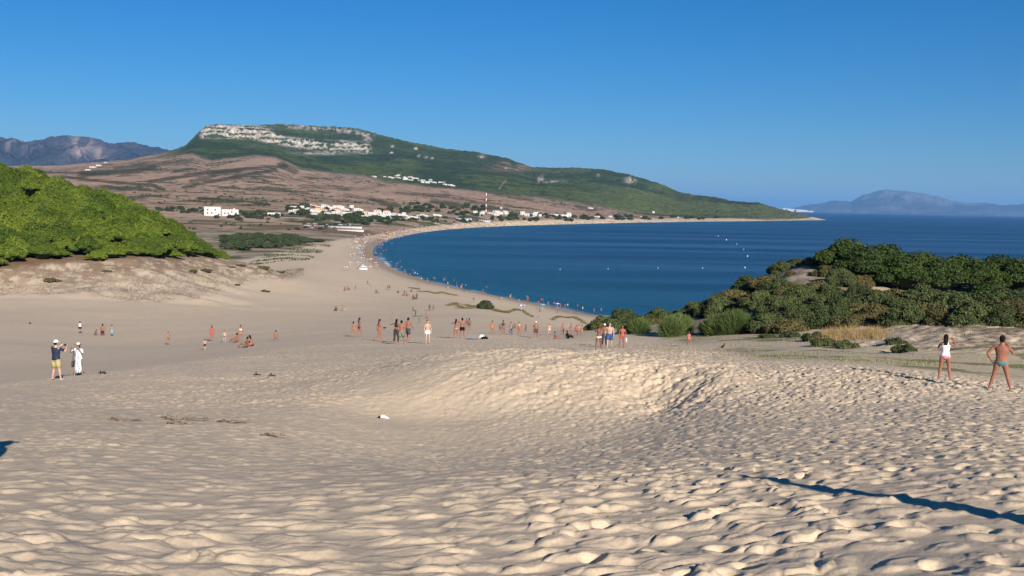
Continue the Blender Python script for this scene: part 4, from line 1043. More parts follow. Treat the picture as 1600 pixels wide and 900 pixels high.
def beach_spot():
    """random spot on the strip of crowded sand, as photo column and row"""
    u = rnd.random()
    if u < .55: px = rnd.uniform(540, 640); sh = pl(px, [(540,440),(583,405),(590,380),(605,373),(640,366.5)]); 
    elif u < .8: px = rnd.uniform(640, 800); sh = pl(px, [(640,366.5),(700,358),(800,352.3)])
    else: px = rnd.uniform(800, 1200); sh = pl(px, [(800,352.3),(900,349.6),(1000,347.3),(1200,345)])
    if px > 590: py = sh-.6-abs(rnd.gauss(0, 1))*pl(px, [(590,6),(640,4),(700,2.2),(900,1.2),(1200,.7)])
    else: py = rnd.uniform(368, 425); px = 578-abs(rnd.gauss(0, 18)) if py < 400 else rnd.uniform(540, 600)
    return px, py
sdq = lambda v: float(shore_d(np.array([v.x]), np.array([v.y]))[0])
n_ = 0
for i in range(900):
    if n_ >= 80: break
    px, py = beach_spot(); h_ = on_beach(px, py)
    if h_ is None or not 6 < sdq(h_[0]) < 75 or h_[1] < 420: continue
    s = min(1.7, max(1., h_[1]/900)); PP.put(rnd.randrange(7), h_[0], rnd.uniform(0, 6), s, 'parasol on the crowded strip of sand around the bay', 'parasol', gp_par); n_ += 1
PP.drop()
M_BUOY = plain('buoy_white', (.85, .85, .82), .4, .03)
for i, (px, py, lb) in enumerate([(1122,369,'white buoy farthest out in the line toward the headland'),(1135,375,'white buoy second farthest in the line off the right ridge'),(1151,381.5,'white buoy in the middle of the line off the right ridge'),(1162,390,'white buoy just above the two nearest ones'),(1168,400.5,'white buoy second nearest in the line off the right ridge'),(1164,418.5,'white buoy nearest to the bushy headland'),
                               (1098,419,'white buoy left of the line, off the bushy headland'),(950,420.5,'white buoy in the open bay'),(1028,419,'pair-like white buoy between the open bay and the line'),(875,421,'faint white buoy at the left of the bay'),(652,428,'white float close to the near beach'),(647,427,'white float beside another near the beach')]):
    p = sea_pt(px, py); S = math.hypot(*p)/F; s = .85*S*(1.25 if i in (4, 5, 1) else .8)
    o = empty('buoy', (p[0], p[1], .05), 0); tag(o, lb, 'buoy', 'white buoys on the bay')
    MB().ell((0, 0, 0), s*.9, s*.9, s*.75, 12, 8).build('float', M_BUOY, o, True); MB().tube([(0, 0, s*.6), (0, 0, s*1.8)], [s*.25, s*.12], 6).build('top_mark', M_BUOY, o)
# ------------------------------------------------------------------ people
SKIN = {'tan': (.28, .145, .095), 'light': (.44, .28, .205), 'red': (.26, .11, .072), 'brown': (.17, .085, .058), 'dark': (.11, .055, .04)}
def skin_mat(k):
    n = 'skin_'+k
    if n in _plain: return _plain[n]
    m, nt, b = mat(n); tc = nt.nodes.new('ShaderNodeTexCoord'); t = noise_tex(nt, 6, 3, .6, tc.outputs['Object']); c = SKIN[k]
    rp = ramp(nt, t.outputs[0], [(.3, tuple(v*.86 for v in c)), (.7, tuple(v*1.12 for v in c))]); nt.links.new(rp.outputs[0], b.inputs['Base Color'])
    b.inputs['Roughness'].default_value = .6; b.inputs['Subsurface Weight'].default_value = 0.0; b.inputs['Specular IOR Level'].default_value = .2
    _plain[n] = m; return m
V3 = Vector
def rotx(v, a): return Matrix.Rotation(a, 3, 'X') @ V3(v)
POSES = {
 # lean forward; hip height; legs: (knee, ankle) offsets from hip per side (L,R: x sign built in); arms: elbow, wrist, hand tip offsets from the shoulder
 'stand': dict(hz=.90, legs=[((-.03,.02,-.42), (-.05,-.01,-.83)), ((.03,.02,-.42), (.05,-.01,-.83))], arms=[((-.07,-.02,-.28), (-.08,.05,-.53)), ((.07,-.02,-.28), (.08,.05,-.53))]),
 'wide':  dict(hz=.87, legs=[((-.10,.02,-.41), (-.20,-.01,-.80)), ((.10,.02,-.41), (.20,-.01,-.80))], arms=[((-.09,-.02,-.28), (-.08,.06,-.52)), ((.09,-.02,-.28), (.08,.06,-.52))]),
 'contra':dict(hz=.89, legs=[((-.02,.0,-.42), (-.03,-.02,-.82)), ((.07,.06,-.41), (.12,-.01,-.81))], arms=[((-.10,-.03,-.27), (-.02,.10,-.44)), ((.07,-.02,-.28), (.09,.05,-.53))]),
 'walk':  dict(hz=.87, lean=.06, legs=[((-.02,.20,-.38), (-.02,.16,-.79)), ((.02,-.06,-.41), (.03,-.34,-.73))], arms=[((-.08,-.14,-.25), (-.09,-.12,-.50)), ((.08,.10,-.27), (.08,.28,-.44))]),
 'walk2': dict(hz=.88, lean=.04, legs=[((-.03,.02,-.42), (-.04,-.12,-.81)), ((.03,.16,-.39), (.04,.16,-.80))], arms=[((-.08,.08,-.27), (-.07,.24,-.46)), ((.08,-.10,-.26), (.09,-.10,-.51))]),
 'photo': dict(hz=.89, legs=[((-.06,.02,-.42), (-.11,-.01,-.82)), ((.06,.03,-.41), (.12,.04,-.82))], arms=[((-.14,.20,-.13), (.03,.40,.05)), ((.16,.19,-.13), (.00,.42,.06))]),
 'photoR':dict(hz=.89, legs=[((-.05,.02,-.42), (-.09,-.01,-.82)), ((.05,.03,-.41), (.10,.02,-.82))], arms=[((-.10,.16,-.20), (.02,.30,.06)), ((.20,.12,-.14), (.05,.28,.12))]),
 'hipeye':dict(hz=.87, legs=[((-.10,.02,-.41), (-.20,-.01,-.80)), ((.10,.02,-.41), (.21,-.02,-.80))], arms=[((-.20,-.06,-.23), (-.10,-.01,-.42)), ((.12,.12,-.22), (-.06,.22,.02))]),
 'hug':   dict(hz=.89, lean=.05, legs=[((-.04,.02,-.42), (-.08,-.01,-.82)), ((.04,.03,-.41), (.07,.0,-.82))], arms=[((-.22,.05,-.05), (-.34,.12,-.08)), ((.10,.10,-.24), (-.02,.26,-.18))]),
 'head':  dict(hz=.89, legs=[((-.04,.02,-.42), (-.07,-.01,-.82)), ((.05,.03,-.41), (.10,.0,-.82))], arms=[((-.20,.06,.02), (-.02,.10,.20)), ((.08,-.02,-.28), (.09,.05,-.53))]),
 'sit':   dict(hz=.11, lean=-.12, legs=[((-.09,.40,.34), (-.08,.62,-.03)), ((.09,.42,.30), (.08,.66,-.03))], arms=[((-.09,-.10,-.25), (-.10,-.18,-.47)), ((.09,.14,-.22), (.02,.36,-.16))]),
 'sitlow':dict(hz=.11, lean=.30, legs=[((-.12,.38,.28), (-.06,.52,-.03)), ((.12,.38,.28), (.06,.54,-.03))], arms=[((-.06,.18,-.20), (.02,.36,-.26)), ((.06,.18,-.20), (-.02,.36,-.27))]),
 'squat': dict(hz=.22, lean=.35, legs=[((-.14,.36,.22), (-.11,.12,-.14)), ((.14,.36,.22), (.11,.12,-.14))], arms=[((-.05,.22,-.18), (.04,.36,-.32)), ((.05,.22,-.18), (-.04,.36,-.32))]),
 'kneel': dict(hz=.44, lean=.10, legs=[((-.07,.12,-.36), (-.09,-.30,-.38)), ((.07,.12,-.36), (.09,-.30,-.38))], arms=[((-.07,.06,-.27), (-.04,.24,-.40)), ((.07,.06,-.27), (.04,.24,-.40))]),
 'lie':   dict(hz=.12, lean=-1.25, legs=[((-.07,.42,.0), (-.08,.83,-.03)), ((.07,.42,.06), (.08,.82,-.03))], arms=[((-.12,-.02,-.26), (-.14,.02,-.50)), ((.12,-.02,-.26), (.14,.02,-.50))]),
}
def skeleton(P, fem=False, build=1.):
    lean = P.get('lean', 0.); hz = P['hz']; hip = V3((0, 0, hz))
    T = lambda x, y, z: hip+rotx((x, y, z), -lean)
    sh = .175 if fem else .20
    J = dict(hip=hip, T=T)
    J['sh'] = [T(-sh, 0, .50), T(sh, 0, .50)]
    hw = .10
    J['hips'] = [V3((-hw, 0, hz-.02)), V3((hw, 0, hz-.02))]
    J['leg'] = []
    for s in (0, 1):
        k, a = P['legs'][s]; h = J['hips'][s]; kk, aa = h+V3(k), h+V3(a); aa.z = max(aa.z, .075); kk.z = max(kk.z, .08)
        J['leg'].append((h, kk, aa))
    J['arm'] = []
    for s in (0, 1):
        e, w = P['arms'][s]; e = rotx(e, -lean); w = rotx(w, -lean); S_ = J['sh'][s]; E, Wr = S_+e, S_+w
        E.z = max(E.z, .06); Wr.z = max(Wr.z, .05)
        J['arm'].append((S_, E, Wr, Wr+(Wr-E).normalized()*.085))
    return J
def torso_rings(fem, build=1.):
    if fem: R_ = [(-.10,.055,.06),(-.05,.135,.095),(.02,.172,.115),(.09,.155,.105),(.19,.118,.088),(.30,.132,.098),(.39,.148,.112),(.47,.140,.092),(.525,.085,.065),(.56,.052,.052),(.62,.048,.05)]
    else: R_ = [(-.10,.06,.065),(-.05,.135,.09),(.02,.158,.11),(.10,.148,.108),(.20,.142,.10),(.31,.162,.11),(.40,.180,.118),(.48,.168,.10),(.535,.10,.075),(.57,.060,.060),(.63,.056,.058)]
    return [(z, a*build, b*build) for z, a, b in R_]
def body_mesh(J, fem, build, fingers, voxel):
    mb = MB(); T = J['T']; up = torso_rings(fem, build)
    mb.tube([T(0, 0, z) for z, a, b in up], [a for z, a, b in up], 14, side=(1, 0, 0), rb=[b for z, a, b in up])
    hd = T(0, .02, .73); tilt = J.get('nod', 0)
    hm = MB(); hm.ell((0, 0, 0), .078, .095, .115, 14, 9); hm.ell((0, .075, -.055), .045, .03, .04, 8, 5); hm.ell((0, .098, -.012), .013, .022, .026, 6, 5); hm.ell((-.079, 0, -.01), .014, .022, .032, 6, 5); hm.ell((.079, 0, -.01), .014, .022, .032, 6, 5)
    hr = J['headrot']; mb.add([hd+hr @ V3(v) for v in hm.V], hm.Fc)
    for s in (0, 1):
        h, k, a = J['leg'][s]; q = build**.6*(1.04 if fem else 1.0)
        P = [h+V3((0, 0, .05)), h.lerp(k, .25), h.lerp(k, .6), k, k.lerp(a, .3), k.lerp(a, .7), a]
        mb.tube(P, [.085*q, .088*q, .068*q, .053*q, .056*q, .040*q, .034*q], 10)
        f = J['foot'][s]
        mb.tube([a+V3((0, 0, .0))-f*.05+V3((0, 0, -.035)), a+V3((0, 0, -.03))+f*.02, a+f*.12+V3((0, 0, -.048)), a+f*.20+V3((0, 0, -.055))], [.034, .040, .042, .026], 8, side=f.cross(V3((0, 0, 1))), rb=[.036, .042, .026, .016])
        S_, E, Wr, Hd = J['arm'][s]; q = build**.7*(.88 if fem else 1.)
        inn = S_.lerp(J['T'](0, 0, .46), .35)
        mb.tube([inn, S_, S_.lerp(E, .4), E, E.lerp(Wr, .35), Wr], [.058*q, .058*q, .048*q, .038*q, .040*q, .026*q], 10)
        d = (Hd-Wr).normalized(); sd = d.cross(V3((0, 1, 0))); sd = sd.normalized() if sd.length > .2 else V3((1, 0, 0))
        mb.tube([Wr, Wr.lerp(Hd, .5), Hd], [.026, .040, .036], 8, side=sd, rb=[.022, .018, .014])
        if fingers:
            nrm = d.cross(sd)
            for i, L in enumerate((.062, .075, .070, .055)):
                b0 = Hd-d*.012+sd*(-.028+.0185*i); mid = b0+d*L*.55+nrm*.008; mb.tube([b0, mid, mid+d*L*.42+nrm*.022], [.0105, .0095, .008], 6)
            tb = Wr+d*.03+sd*.030; mb.tube([tb, tb+sd*.03+d*.03, tb+sd*.035+d*.06+nrm*.012], [.013, .012, .009], 6)
    me = bpy.data.meshes.new('body'); me.from_pydata(mb.V, [], mb.Fc)
    o = bpy.data.objects.new('tmp', me); COL.objects.link(o)
    md = o.modifiers.new('r', 'REMESH'); md.mode = 'VOXEL'; md.voxel_size = voxel; md.use_smooth_shade = True
    sm = o.modifiers.new('s', 'SMOOTH'); sm.iterations = 2 if fingers else 3; sm.factor = .5
    dg = bpy.context.evaluated_depsgraph_get(); m2 = bpy.data.meshes.new_from_object(o.evaluated_get(dg)); bpy.data.objects.remove(o)
    for p in m2.polygons: p.use_smooth = True
    m2.name = 'body'; return m2
def person(px, py, hpx, pose, face, sk, garments=(), hair=None, label='', group=None, fem=False, kid=False, build=1., lookup=0., prio=0, loc=None, height=None, turn=0.):
    """px,py feet in the photo, hpx its pixel height, face 0 = away from the camera, 180 toward it (clockwise seen from above)"""
    if loc is None:
        h_ = hit(px, py, 12)
        if h_ is None: return None
        loc, r = h_
        gzv = loc.z-.02
    else: r = loc.length; gzv = loc.z
    P = POSES[pose]; J = skeleton(P, fem, build)
    J['foot'] = [V3((-.22, 1, 0)).normalized(), V3((.22, 1, 0)).normalized()]
    if pose in ('sit', 'lie'): J['foot'] = [V3((-.1, .75, .5)).normalized(), V3((.1, .75, .5)).normalized()]
    J['headrot'] = Matrix.Rotation(turn, 3, 'Z') @ Matrix.Rotation(lookup-P.get('lean', 0)*.3, 3, 'X')
    H0 = (J['T'](0, .02, .85)).z
    if height is None: height = hpx*r/F*(.97 if garments and any(g[0] == 'cap' for g in garments) else 1)
    sc = height/H0
    root = empty('person', (loc.x, loc.y, gzv), -R(face)-math.atan2(loc.x, loc.y), sc)
    tag(root, label, 'person', group)
    vox = .016 if prio >= 2 else (.022 if prio == 1 else .032)
    me = body_mesh(J, fem, build, prio >= 1, vox); me.materials.append(skin_mat(sk)); bo = link(bpy.data.objects.new('body', me), root)
    T = J['T']; up = torso_rings(fem, build)
    def ring_part(z0, z1, k=1.10, add=.0, flare=1.0, n=7):
        zs = np.linspace(z0, z1, n); A = np.array(up)
        a = np.interp(zs, A[:, 0], A[:, 1])*k+add; b = np.interp(zs, A[:, 0], A[:, 2])*k+add
        fl = np.linspace(flare, 1, n); return [T(0, 0, z) for z in zs], list(a*fl), list(b*fl)
    def smooth_build(mb, name, m):
        return mb.build(name, m, root, True)
    for g in garments:
        kd, c = g[0], g[1]; m = col_mat(c)
        if kd in ('shorts', 'trunks', 'briefs', 'pants'):
            mb = MB(); Pn, a, b = ring_part(-.10 if kd != 'briefs' else -.095, .10 if kd != 'briefs' else .045, 1.09 if kd == 'briefs' else 1.13, .006)
            a[0] = max(a[0], .13 if kd != 'briefs' else .07); b[0] = max(b[0], .09 if kd != 'briefs' else .075)
            mb.tube(Pn, a, 16, side=(1, 0, 0), rb=b)
            if kd != 'briefs':
                e = {'trunks': .42, 'shorts': .80, 'pants': 1.}[kd]; w = {'trunks': .100, 'shorts': .108, 'pants': .105}[kd]*build**.6
                for h, k, an in J['leg']:
                    pts = [h+V3((0, 0, .04)), h.lerp(k, e*.5), h.lerp(k, e)]; ra = [w, w, w*.93]
                    if kd == 'pants': pts += [k.lerp(an, .9)]; ra[-1] = .075; ra += [.055]
                    mb.tube(pts, ra, 12)
            else:
                for h, k, an in J['leg']: mb.tube([h+V3((0, 0, .05)), h+V3((0, 0, -.02))], [.096*build**.5, .092*build**.5], 12)
            smooth_build(mb, 'shorts' if kd != 'pants' else 'trousers', m)
        elif kd in ('tshirt', 'vest', 'swimsuit', 'top'):
            lo, hi = {'tshirt': (-.01, .53), 'vest': (.02, .50), 'swimsuit': (-.09, .42), 'top': (.29, .42)}[kd]
            Pn, a, b = ring_part(lo, hi, 1.12 if kd == 'tshirt' else 1.06, .012 if kd == 'tshirt' else .005, n=9)
            if kd == 'tshirt': a[1] *= 1.04; a[0] *= 1.05; b[0] *= 1.08
            mb = MB(); mb.tube(Pn, a, 16, side=(1, 0, 0), rb=b)
            if kd == 'tshirt':
                for S_, E, Wr, Hd in J['arm']: mb.tube([S_.lerp(T(0, 0, .46), .3), S_, S_.lerp(E, .72)], [.072, .070, .064], 12)
            if kd in ('vest', 'top', 'swimsuit'):
                for s in (-1, 1): mb.tube([T(s*.075, .095, hi-.02), T(s*.085, .02, .545), T(s*.075, -.085, hi-.02)], .016 if kd != 'vest' else .028, 6)
            smooth_build(mb, {'tshirt': 'shirt', 'vest': 'vest', 'swimsuit': 'swimsuit', 'top': 'bikini_top'}[kd], m)
        elif kd in ('dress', 'skirt', 'wrap'):
            z0 = J['hip'].z-{'dress': .70, 'skirt': .45, 'wrap': .62}[kd]; z0 = max(z0, .12)
            zt = {'dress': .50, 'skirt': .12, 'wrap': .44}[kd]; mb = MB()
            Pn, a, b = ring_part(-.06, zt, 1.12, .012, n=8)
            mx = (J['leg'][0][1]+J['leg'][1][1])*.5; lo = V3((mx.x, mx.y*.5, z0))
            pts = [lo, lo.lerp(Pn[0], .5)]+Pn; a = [.20, .19]+a; b = [.15, .14]+b; a[2] = .185; b[2] = .13
            mb.tube(pts, a, 16, side=(1, 0, 0), rb=b)
            if kd == 'dress' and g[2:]:
                for S_, E, Wr, Hd in J['arm']: mb.tube([S_.lerp(T(0, 0, .46), .3), S_, S_.lerp(E, .9)], [.075, .078, .085], 12)
            o = smooth_build(mb, kd, m if not g[2:] else PATT)
        elif kd == 'cap' or kd == 'hat':
            hd = T(0, .02, .73); hr = J['headrot']; mb = MB(); hm = MB(); hm.ell((0, -.008, .025), .100, .120, .118, 14, 6, z0=.0)
            if kd == 'cap': hm.tube([(0, .07, .045), (0, .17, .028), (0, .195, .022)], [.075, .062, .03], 10, side=(1, 0, 0), rb=[.008, .006, .005])
            mb.add([hd+hr @ V3(v) for v in hm.V], hm.Fc); smooth_build(mb, 'cap' if kd == 'cap' else 'hat', m)
            if kd == 'hat':
                hm = MB(); hm.tube([(0, 0, .028), (0, 0, .040)], [.185, .17], 18, side=(1, 0, 0)); mb = MB(); mb.add([hd+hr @ V3(v) for v in hm.V], hm.Fc); smooth_build(mb, 'hat_brim', col_mat(g[2] if len(g) > 2 else c))
    if hair:
        hk, c = hair; hd = T(0, .02, .73); hr = J['headrot']; m = col_mat(c, .95); m.node_tree.nodes['Principled BSDF'].inputs['Specular IOR Level'].default_value = .05; mb = MB(); hm = MB()
        capped = any(g[0] in ('cap', 'hat') for g in garments)
        if capped: hm.ell((0, -.030, -.01), .086, .082, .05, 14, 7)
        else: hm.ell((0, -.018, .022), .090, .098, .112, 14, 7, z0=-.15)
        hm.ell((0, -.04, -.03), .080, .07, .075, 12, 6)
        if hk == 'long': hm.tube([(0, -.04, .02), (0, -.075, -.08), (0, -.095, -.20), (0, -.10, -.32), (0, -.095, -.40)], [.08, .088, .085, .07, .03], 12, side=(1, 0, 0), rb=[.05, .045, .035, .03, .02])
        elif hk == 'bob': hm.tube([(0, -.02, .03), (0, -.035, -.07), (0, -.04, -.13)], [.09, .098, .085], 12, side=(1, 0, 0), rb=[.08, .065, .05])
        elif hk == 'bun': hm.ell((0, -.10, .06), .04, .04, .04, 8, 5)
        mb.add([hd+hr @ V3(v) for v in hm.V], hm.Fc); smooth_build(mb, 'hair', m)
    if prio >= 1:
        hd = T(0, .02, .73); hr = J['headrot']; mb = MB()
        for s in (-1, 1): mb.ell(hd+hr @ V3((s*.030, .090, .012)), .011, .008, .007, 8, 5)
        mb.build('eyes', plain('eye_dark', (.03, .02, .02), .2), root, True)
        mb = MB(); c_ = hd+hr @ V3((0, .100, -.052)); mb.ell(c_, .022, .007, .006, 8, 5); mb.build('mouth', plain('lips', (.30, .09, .08), .5), root, True)
    return root, J, sc
m, nt, b = mat('patterned_wrap'); tc = nt.nodes.new('ShaderNodeTexCoord')
wv = nt.nodes.new('ShaderNodeTexWave'); wv.inputs['Scale'].default_value = 2.2; wv.inputs['Distortion'].default_value = 9; wv.inputs['Detail'].default_value = 2; nt.links.new(tc.outputs['Object'], wv.inputs['Vector'])
rp = ramp(nt, wv.outputs[0], [(.35, (.78, .77, .76)), (.62, (.74, .74, .75)), (.72, (.10, .17, .24)), (.85, (.18, .30, .36))]); nt.links.new(rp.outputs[0], b.inputs['Base Color']); b.inputs['Roughness'].default_value = .9
PATT = m
BLK = (.012, .010, .010); BR_ = (.05, .025, .015); NAVY = (.012, .016, .05); WHT = (.75, .74, .72)
def child_mesh(root, name, mb, m, smooth=True): return mb.build(name, m, root, smooth)
def held(label, cat, name, root_info, pos, mbf, m):
    """a thing carried by a person stays top level"""
    root, J, sc = root_info
    mb = mbf(); o = mb.build(name, m, None, True); o.location = root.matrix_basis @ V3(pos); o.rotation_euler = root.rotation_euler; o.scale = (sc,)*3; tag(o, label, cat); return o
GB = 'bathers strolling on the dune crest'; GC = 'family on the smooth sand'
# the two pairs in front
pi = person(88, 593, 60, 'photo', 48, 'light', [('tshirt', NAVY), ('shorts', (.36, .30, .13)), ('cap', (.72, .80, .82))], ('short', BLK), 'man in navy T-shirt, khaki shorts and pale cap taking a photo', prio=2, build=1.06)
held('small dark camera held up by the man in the navy shirt', 'camera', 'camera', pi, (.0, .50, 1.47), lambda: MB().box(-.06, .06, -.02, .02, -.03, .045).tube([(0, .0, .005), (0, .05, .005)], .025, 8), plain('black_plastic', (.02, .02, .02), .4))
pi = person(123, 587, 49, 'photoR', 205, 'tan', [('dress', WHT, 1), ('hat', WHT, (.10, .10, .09))], ('bob', BLK), 'woman in white and teal patterned wrap and white hat beside the man in navy', fem=True, prio=2)
held('dark shoulder bag hanging beside the woman in the patterned wrap', 'bag', 'shoulder_bag', pi, (.27, .02, .62), lambda: MB().box(-.04, .04, -.12, .12, -.15, .15).tube([(0, -.1, .14), (-.04, 0, .8), (0, .1, .14)], .012, 5), col_mat((.03, .03, .04)))
person(1475, 593, 67, 'photoR', 5, 'red', [('vest', (.78, .76, .76)), ('briefs', (.55, .25, .27))], ('long', (.018, .012, .010)), 'woman in white vest and pink shorts shooting a picture near the grassy hollow', fem=True, prio=2)
person(1562, 609, 79, 'hipeye', 8, 'red', [('briefs', (.07, .20, .20))], ('short', (.015, .010, .010)), 'man in teal swim briefs with one hand on his hip, nearest at the right', prio=2, build=1.13)
# left slope
person(125, 521, 18, 'walk2', 20, 'tan', [('vest', WHT), ('trunks', BLK)], ('short', BLK), 'child in white top and black shorts on the left sand slope')
person(148, 524, 9, 'squat', 100, 'brown', [('briefs', BR_)], ('short', BR_), 'small crouching child right of the one in the white top', kid=True)
person(160, 524, 17, 'kneel', 30, 'red', [('trunks', BR_)], ('short', BLK), 'boy in dark trunks kneeling between the crouching child and the teal one')
person(175, 525, 17, 'stand', 10, 'tan', [('top', (.12, .30, .36)), ('skirt', (.12, .32, .38))], ('short', BLK), 'child in teal clothes, right end of the small group on the left slope', fem=True)
person(263, 539, 20, 'contra', 150, 'tan', [('briefs', (.12, .05, .04))], ('short', BR_), 'lone bather with hand on hip walking across the left hollow')
person(320, 547, 17, 'walk', 30, 'light', [('trunks', BLK)], ('short', BLK), 'child in black trunks below the woman in red')
person(331, 533, 24, 'stand', 180, 'red', [('swimsuit', (.45, .06, .05))], ('long', BLK), 'woman with long black hair in a red swimsuit', fem=True)
person(351, 535, 18, 'stand', 180, 'light', [('briefs', BR_)], ('short', BLK), 'slim child standing right of the woman in the red swimsuit')
person(369, 535, 15, 'sit', -60, 'red', [('briefs', BR_)], ('bun', BLK), 'woman sitting on the sand at the feet of a standing one', fem=True)
person(376, 533, 25, 'contra', 180, 'red', [('top', WHT), ('briefs', (.3, .2, .18))], ('long', BR_), 'standing woman in a white bikini top beside the sitting one', fem=True)
person(385, 543, 17, 'sit', -80, 'brown', [('briefs', BLK)], ('short', BLK), 'dark haired person sitting low, left of the sitting couple')
person(394, 541, 17, 'sitlow', -60, 'red', [('briefs', BR_)], ('long', BLK), 'person sitting low, right of the sitting couple', fem=True)
person(431, 532, 16, 'kneel', 0, 'red', [('briefs', (.30, .06, .05))], ('short', BLK), 'lone person kneeling on the sand crest with back turned')
# centre
person(552, 526, 24, 'contra', 20, 'tan', [('briefs', (.35, .10, .10))], ('bob', (.04, .02, .01)), 'shorter girl left of the long haired woman at the left end of the crest', GB, fem=True)
person(561, 526, 30, 'walk2', 60, 'red', [('briefs', (.06, .03, .03))], ('long', BLK), 'long haired woman at the left end of the crest group', GB, fem=True)
pi = person(592, 532, 34, 'walk', 75, 'red', [('top', (.42, .05, .05)), ('briefs', (.42, .05, .05))], ('long', BLK), 'woman in red bikini striding with a dark thing in her hand', GB, fem=True, prio=1)
held('dark sandals carried by the striding woman in the red bikini', 'sandals', 'sandals', pi, (.1, .42, 1.02), lambda: MB().ell((0, 0, 0), .05, .14, .06, 8, 5), col_mat(BLK))
person(619, 535, 37, 'hug', 25, 'brown', [('top', BLK), ('pants', (.03, .02, .025))], ('long', BLK), 'woman in dark leggings in the trio that walks arm in arm', GB, fem=True, prio=1)
person(627, 538, 38, 'walk2', 10, 'red', [('shorts', (.14, .16, .12))], ('short', BLK), 'man in grey green shorts in the middle of the trio', GB, prio=1)
person(637, 533, 37, 'walk', 30, 'red', [('shorts', (.045, .045, .055))], ('short', BLK), 'man in dark shorts at the right of the trio', GB, prio=1, build=1.08)
person(668, 537, 38, 'stand', 150, 'light', [('trunks', WHT)], ('short', (.05, .03, .02)), 'man in white trunks standing alone right of the trio', GB, prio=1)
person(712, 529, 31, 'hug', 30, 'red', [('briefs', (.5, .25, .2))], ('long', BLK), 'woman leaning to her partner left of the blue towel', GB, fem=True, prio=1)
person(722, 529, 33, 'head', 0, 'red', [('trunks', BLK)], ('short', BLK), 'man in black trunks with raised arm left of the blue towel', GB, prio=1, build=1.05)
person(733, 516, 19, 'stand', 0, 'brown', [('briefs', BLK)], ('bob', BLK), 'dark figure standing behind the couple by the blue towel', GB)
person(729, 511, 14, 'stand', 180, 'brown', [('briefs', BLK)], ('short', BLK), 'small figure farther behind the couple by the blue towel', GB)
person(769, 525, 22, 'contra', 180, 'red', [('swimsuit', (.62, .13, .05))], ('short', BLK), 'woman in an orange red swimsuit right of the blue towel', GB, fem=True)
person(781, 519, 13, 'stand', 180, 'brown', [('briefs', BLK)], ('short', BLK), 'small dark figure behind the orange red swimsuit', GB)
person(786, 525, 23, 'walk2', 180, 'brown', [('top', BLK), ('briefs', (.3, .1, .1))], ('long', BLK), 'brown skinned woman second from the left in the row of walkers', GB, fem=True)
person(798, 525, 21, 'stand', 180, 'red', [('top', (.5, .10, .12)), ('wrap', (.17, .18, .20))], ('short', BLK), 'person wrapped in a grey cloth in the row of walkers', GB, fem=True)
person(804, 518, 13, 'stand', 180, 'brown', [('briefs', BLK)], ('short', BLK), 'small figure half hidden behind the grey cloth and the yellow top', GB)
person(811, 526, 24, 'walk', 180, 'red', [('top', (.65, .42, .10)), ('briefs', (.35, .08, .12))], ('short', (.25, .16, .08)), 'woman in a yellow top walking toward the camera', GB, fem=True)
person(821, 518, 11, 'kneel', 120, 'brown', [('briefs', BLK)], ('short', BLK), 'small dark figure bent down right of the yellow top', GB)
person(837, 529, 27, 'walk2', 180, 'red', [('shorts', (.07, .045, .06)), ('cap', WHT)], None, 'man in white cap and dark patterned shorts in the middle of the crest', GB, prio=1, build=1.1)
person(858, 524, 18, 'stand', 180, 'light', [('briefs', WHT)], ('short', BLK), 'child in white briefs right of the man in the white cap', GB)
person(868, 530, 12, 'sit', 90, 'red', [('briefs', (.4, .06, .05))], ('short', BLK), 'child sitting on the sand with legs stretched to the right', GB)
person(879, 524, 18, 'contra', 180, 'red', [('top', (.5, .08, .08)), ('briefs', (.5, .08, .08))], ('short', BLK), 'woman in a red bikini behind the two sitting on the crest', GB, fem=True)
person(887, 529, 13, 'sit', 70, 'dark', [('tshirt', BLK), ('pants', BLK)], ('short', BLK), 'person in black sitting on the crest', GB)
person(892, 524, 18, 'stand', 180, 'red', [('briefs', (.4, .2, .18))], ('short', BLK), 'slim bather just right of the sitting one in black', GB)
person(900, 526, 19, 'walk2', 180, 'red', [('briefs', BLK)], ('short', BLK), 'bather in dark briefs in the group of three right of the sitting one in black', GB)
person(904, 524, 18, 'walk', 180, 'red', [('top', (.5, .3, .28)), ('briefs', (.5, .3, .28))], ('short', BLK), 'bather in pale pink in the group of three right of the sitting one in black', GB, fem=True)
person(909, 525, 18, 'walk', 150, 'tan', [('briefs', (.5, .2, .15))], ('bob', BR_), 'rightmost of the group of three right of the sitting one in black', GB, fem=True)
# right centre foursome
person(935, 547, 41, 'photoR', 10, 'brown', [('briefs', (.78, .62, .60))], ('bob', (.10, .03, .015)), 'deeply tanned woman in pale pink briefs, nearest of the four bathers', fem=True, prio=1)
person(944, 540, 36, 'stand', 180, 'red', [('pants', (.03, .03, .04)), ('cap', WHT)], ('short', BR_), 'person in white cap and dark trousers behind the tanned woman', prio=1)
person(952, 543, 40, 'walk2', 180, 'light', [('shorts', (.03, .07, .20))], ('short', (.10, .06, .04)), 'man in blue shorts second from the right of the four bathers', prio=1, build=1.12)
pi = person(972, 543, 36, 'contra', 180, 'red', [('top', (.55, .06, .05)), ('briefs', (.55, .06, .05))], ('short', BLK), 'woman in red bikini with a white bag, rightmost of the four bathers', fem=True, prio=1, build=1.15)
held('white carrier bag hanging at the side of the woman in the red bikini', 'bag', 'carrier_bag', pi, (-.30, .06, .62), lambda: MB().box(-.05, .05, -.10, .10, -.16, .14), col_mat(WHT))
person(1076, 541, 24, 'walk', 170, 'red', [('swimsuit', (.50, .13, .10))], ('bun', BLK), 'girl in a red swimsuit walking alone before the broom shrubs', fem=True)
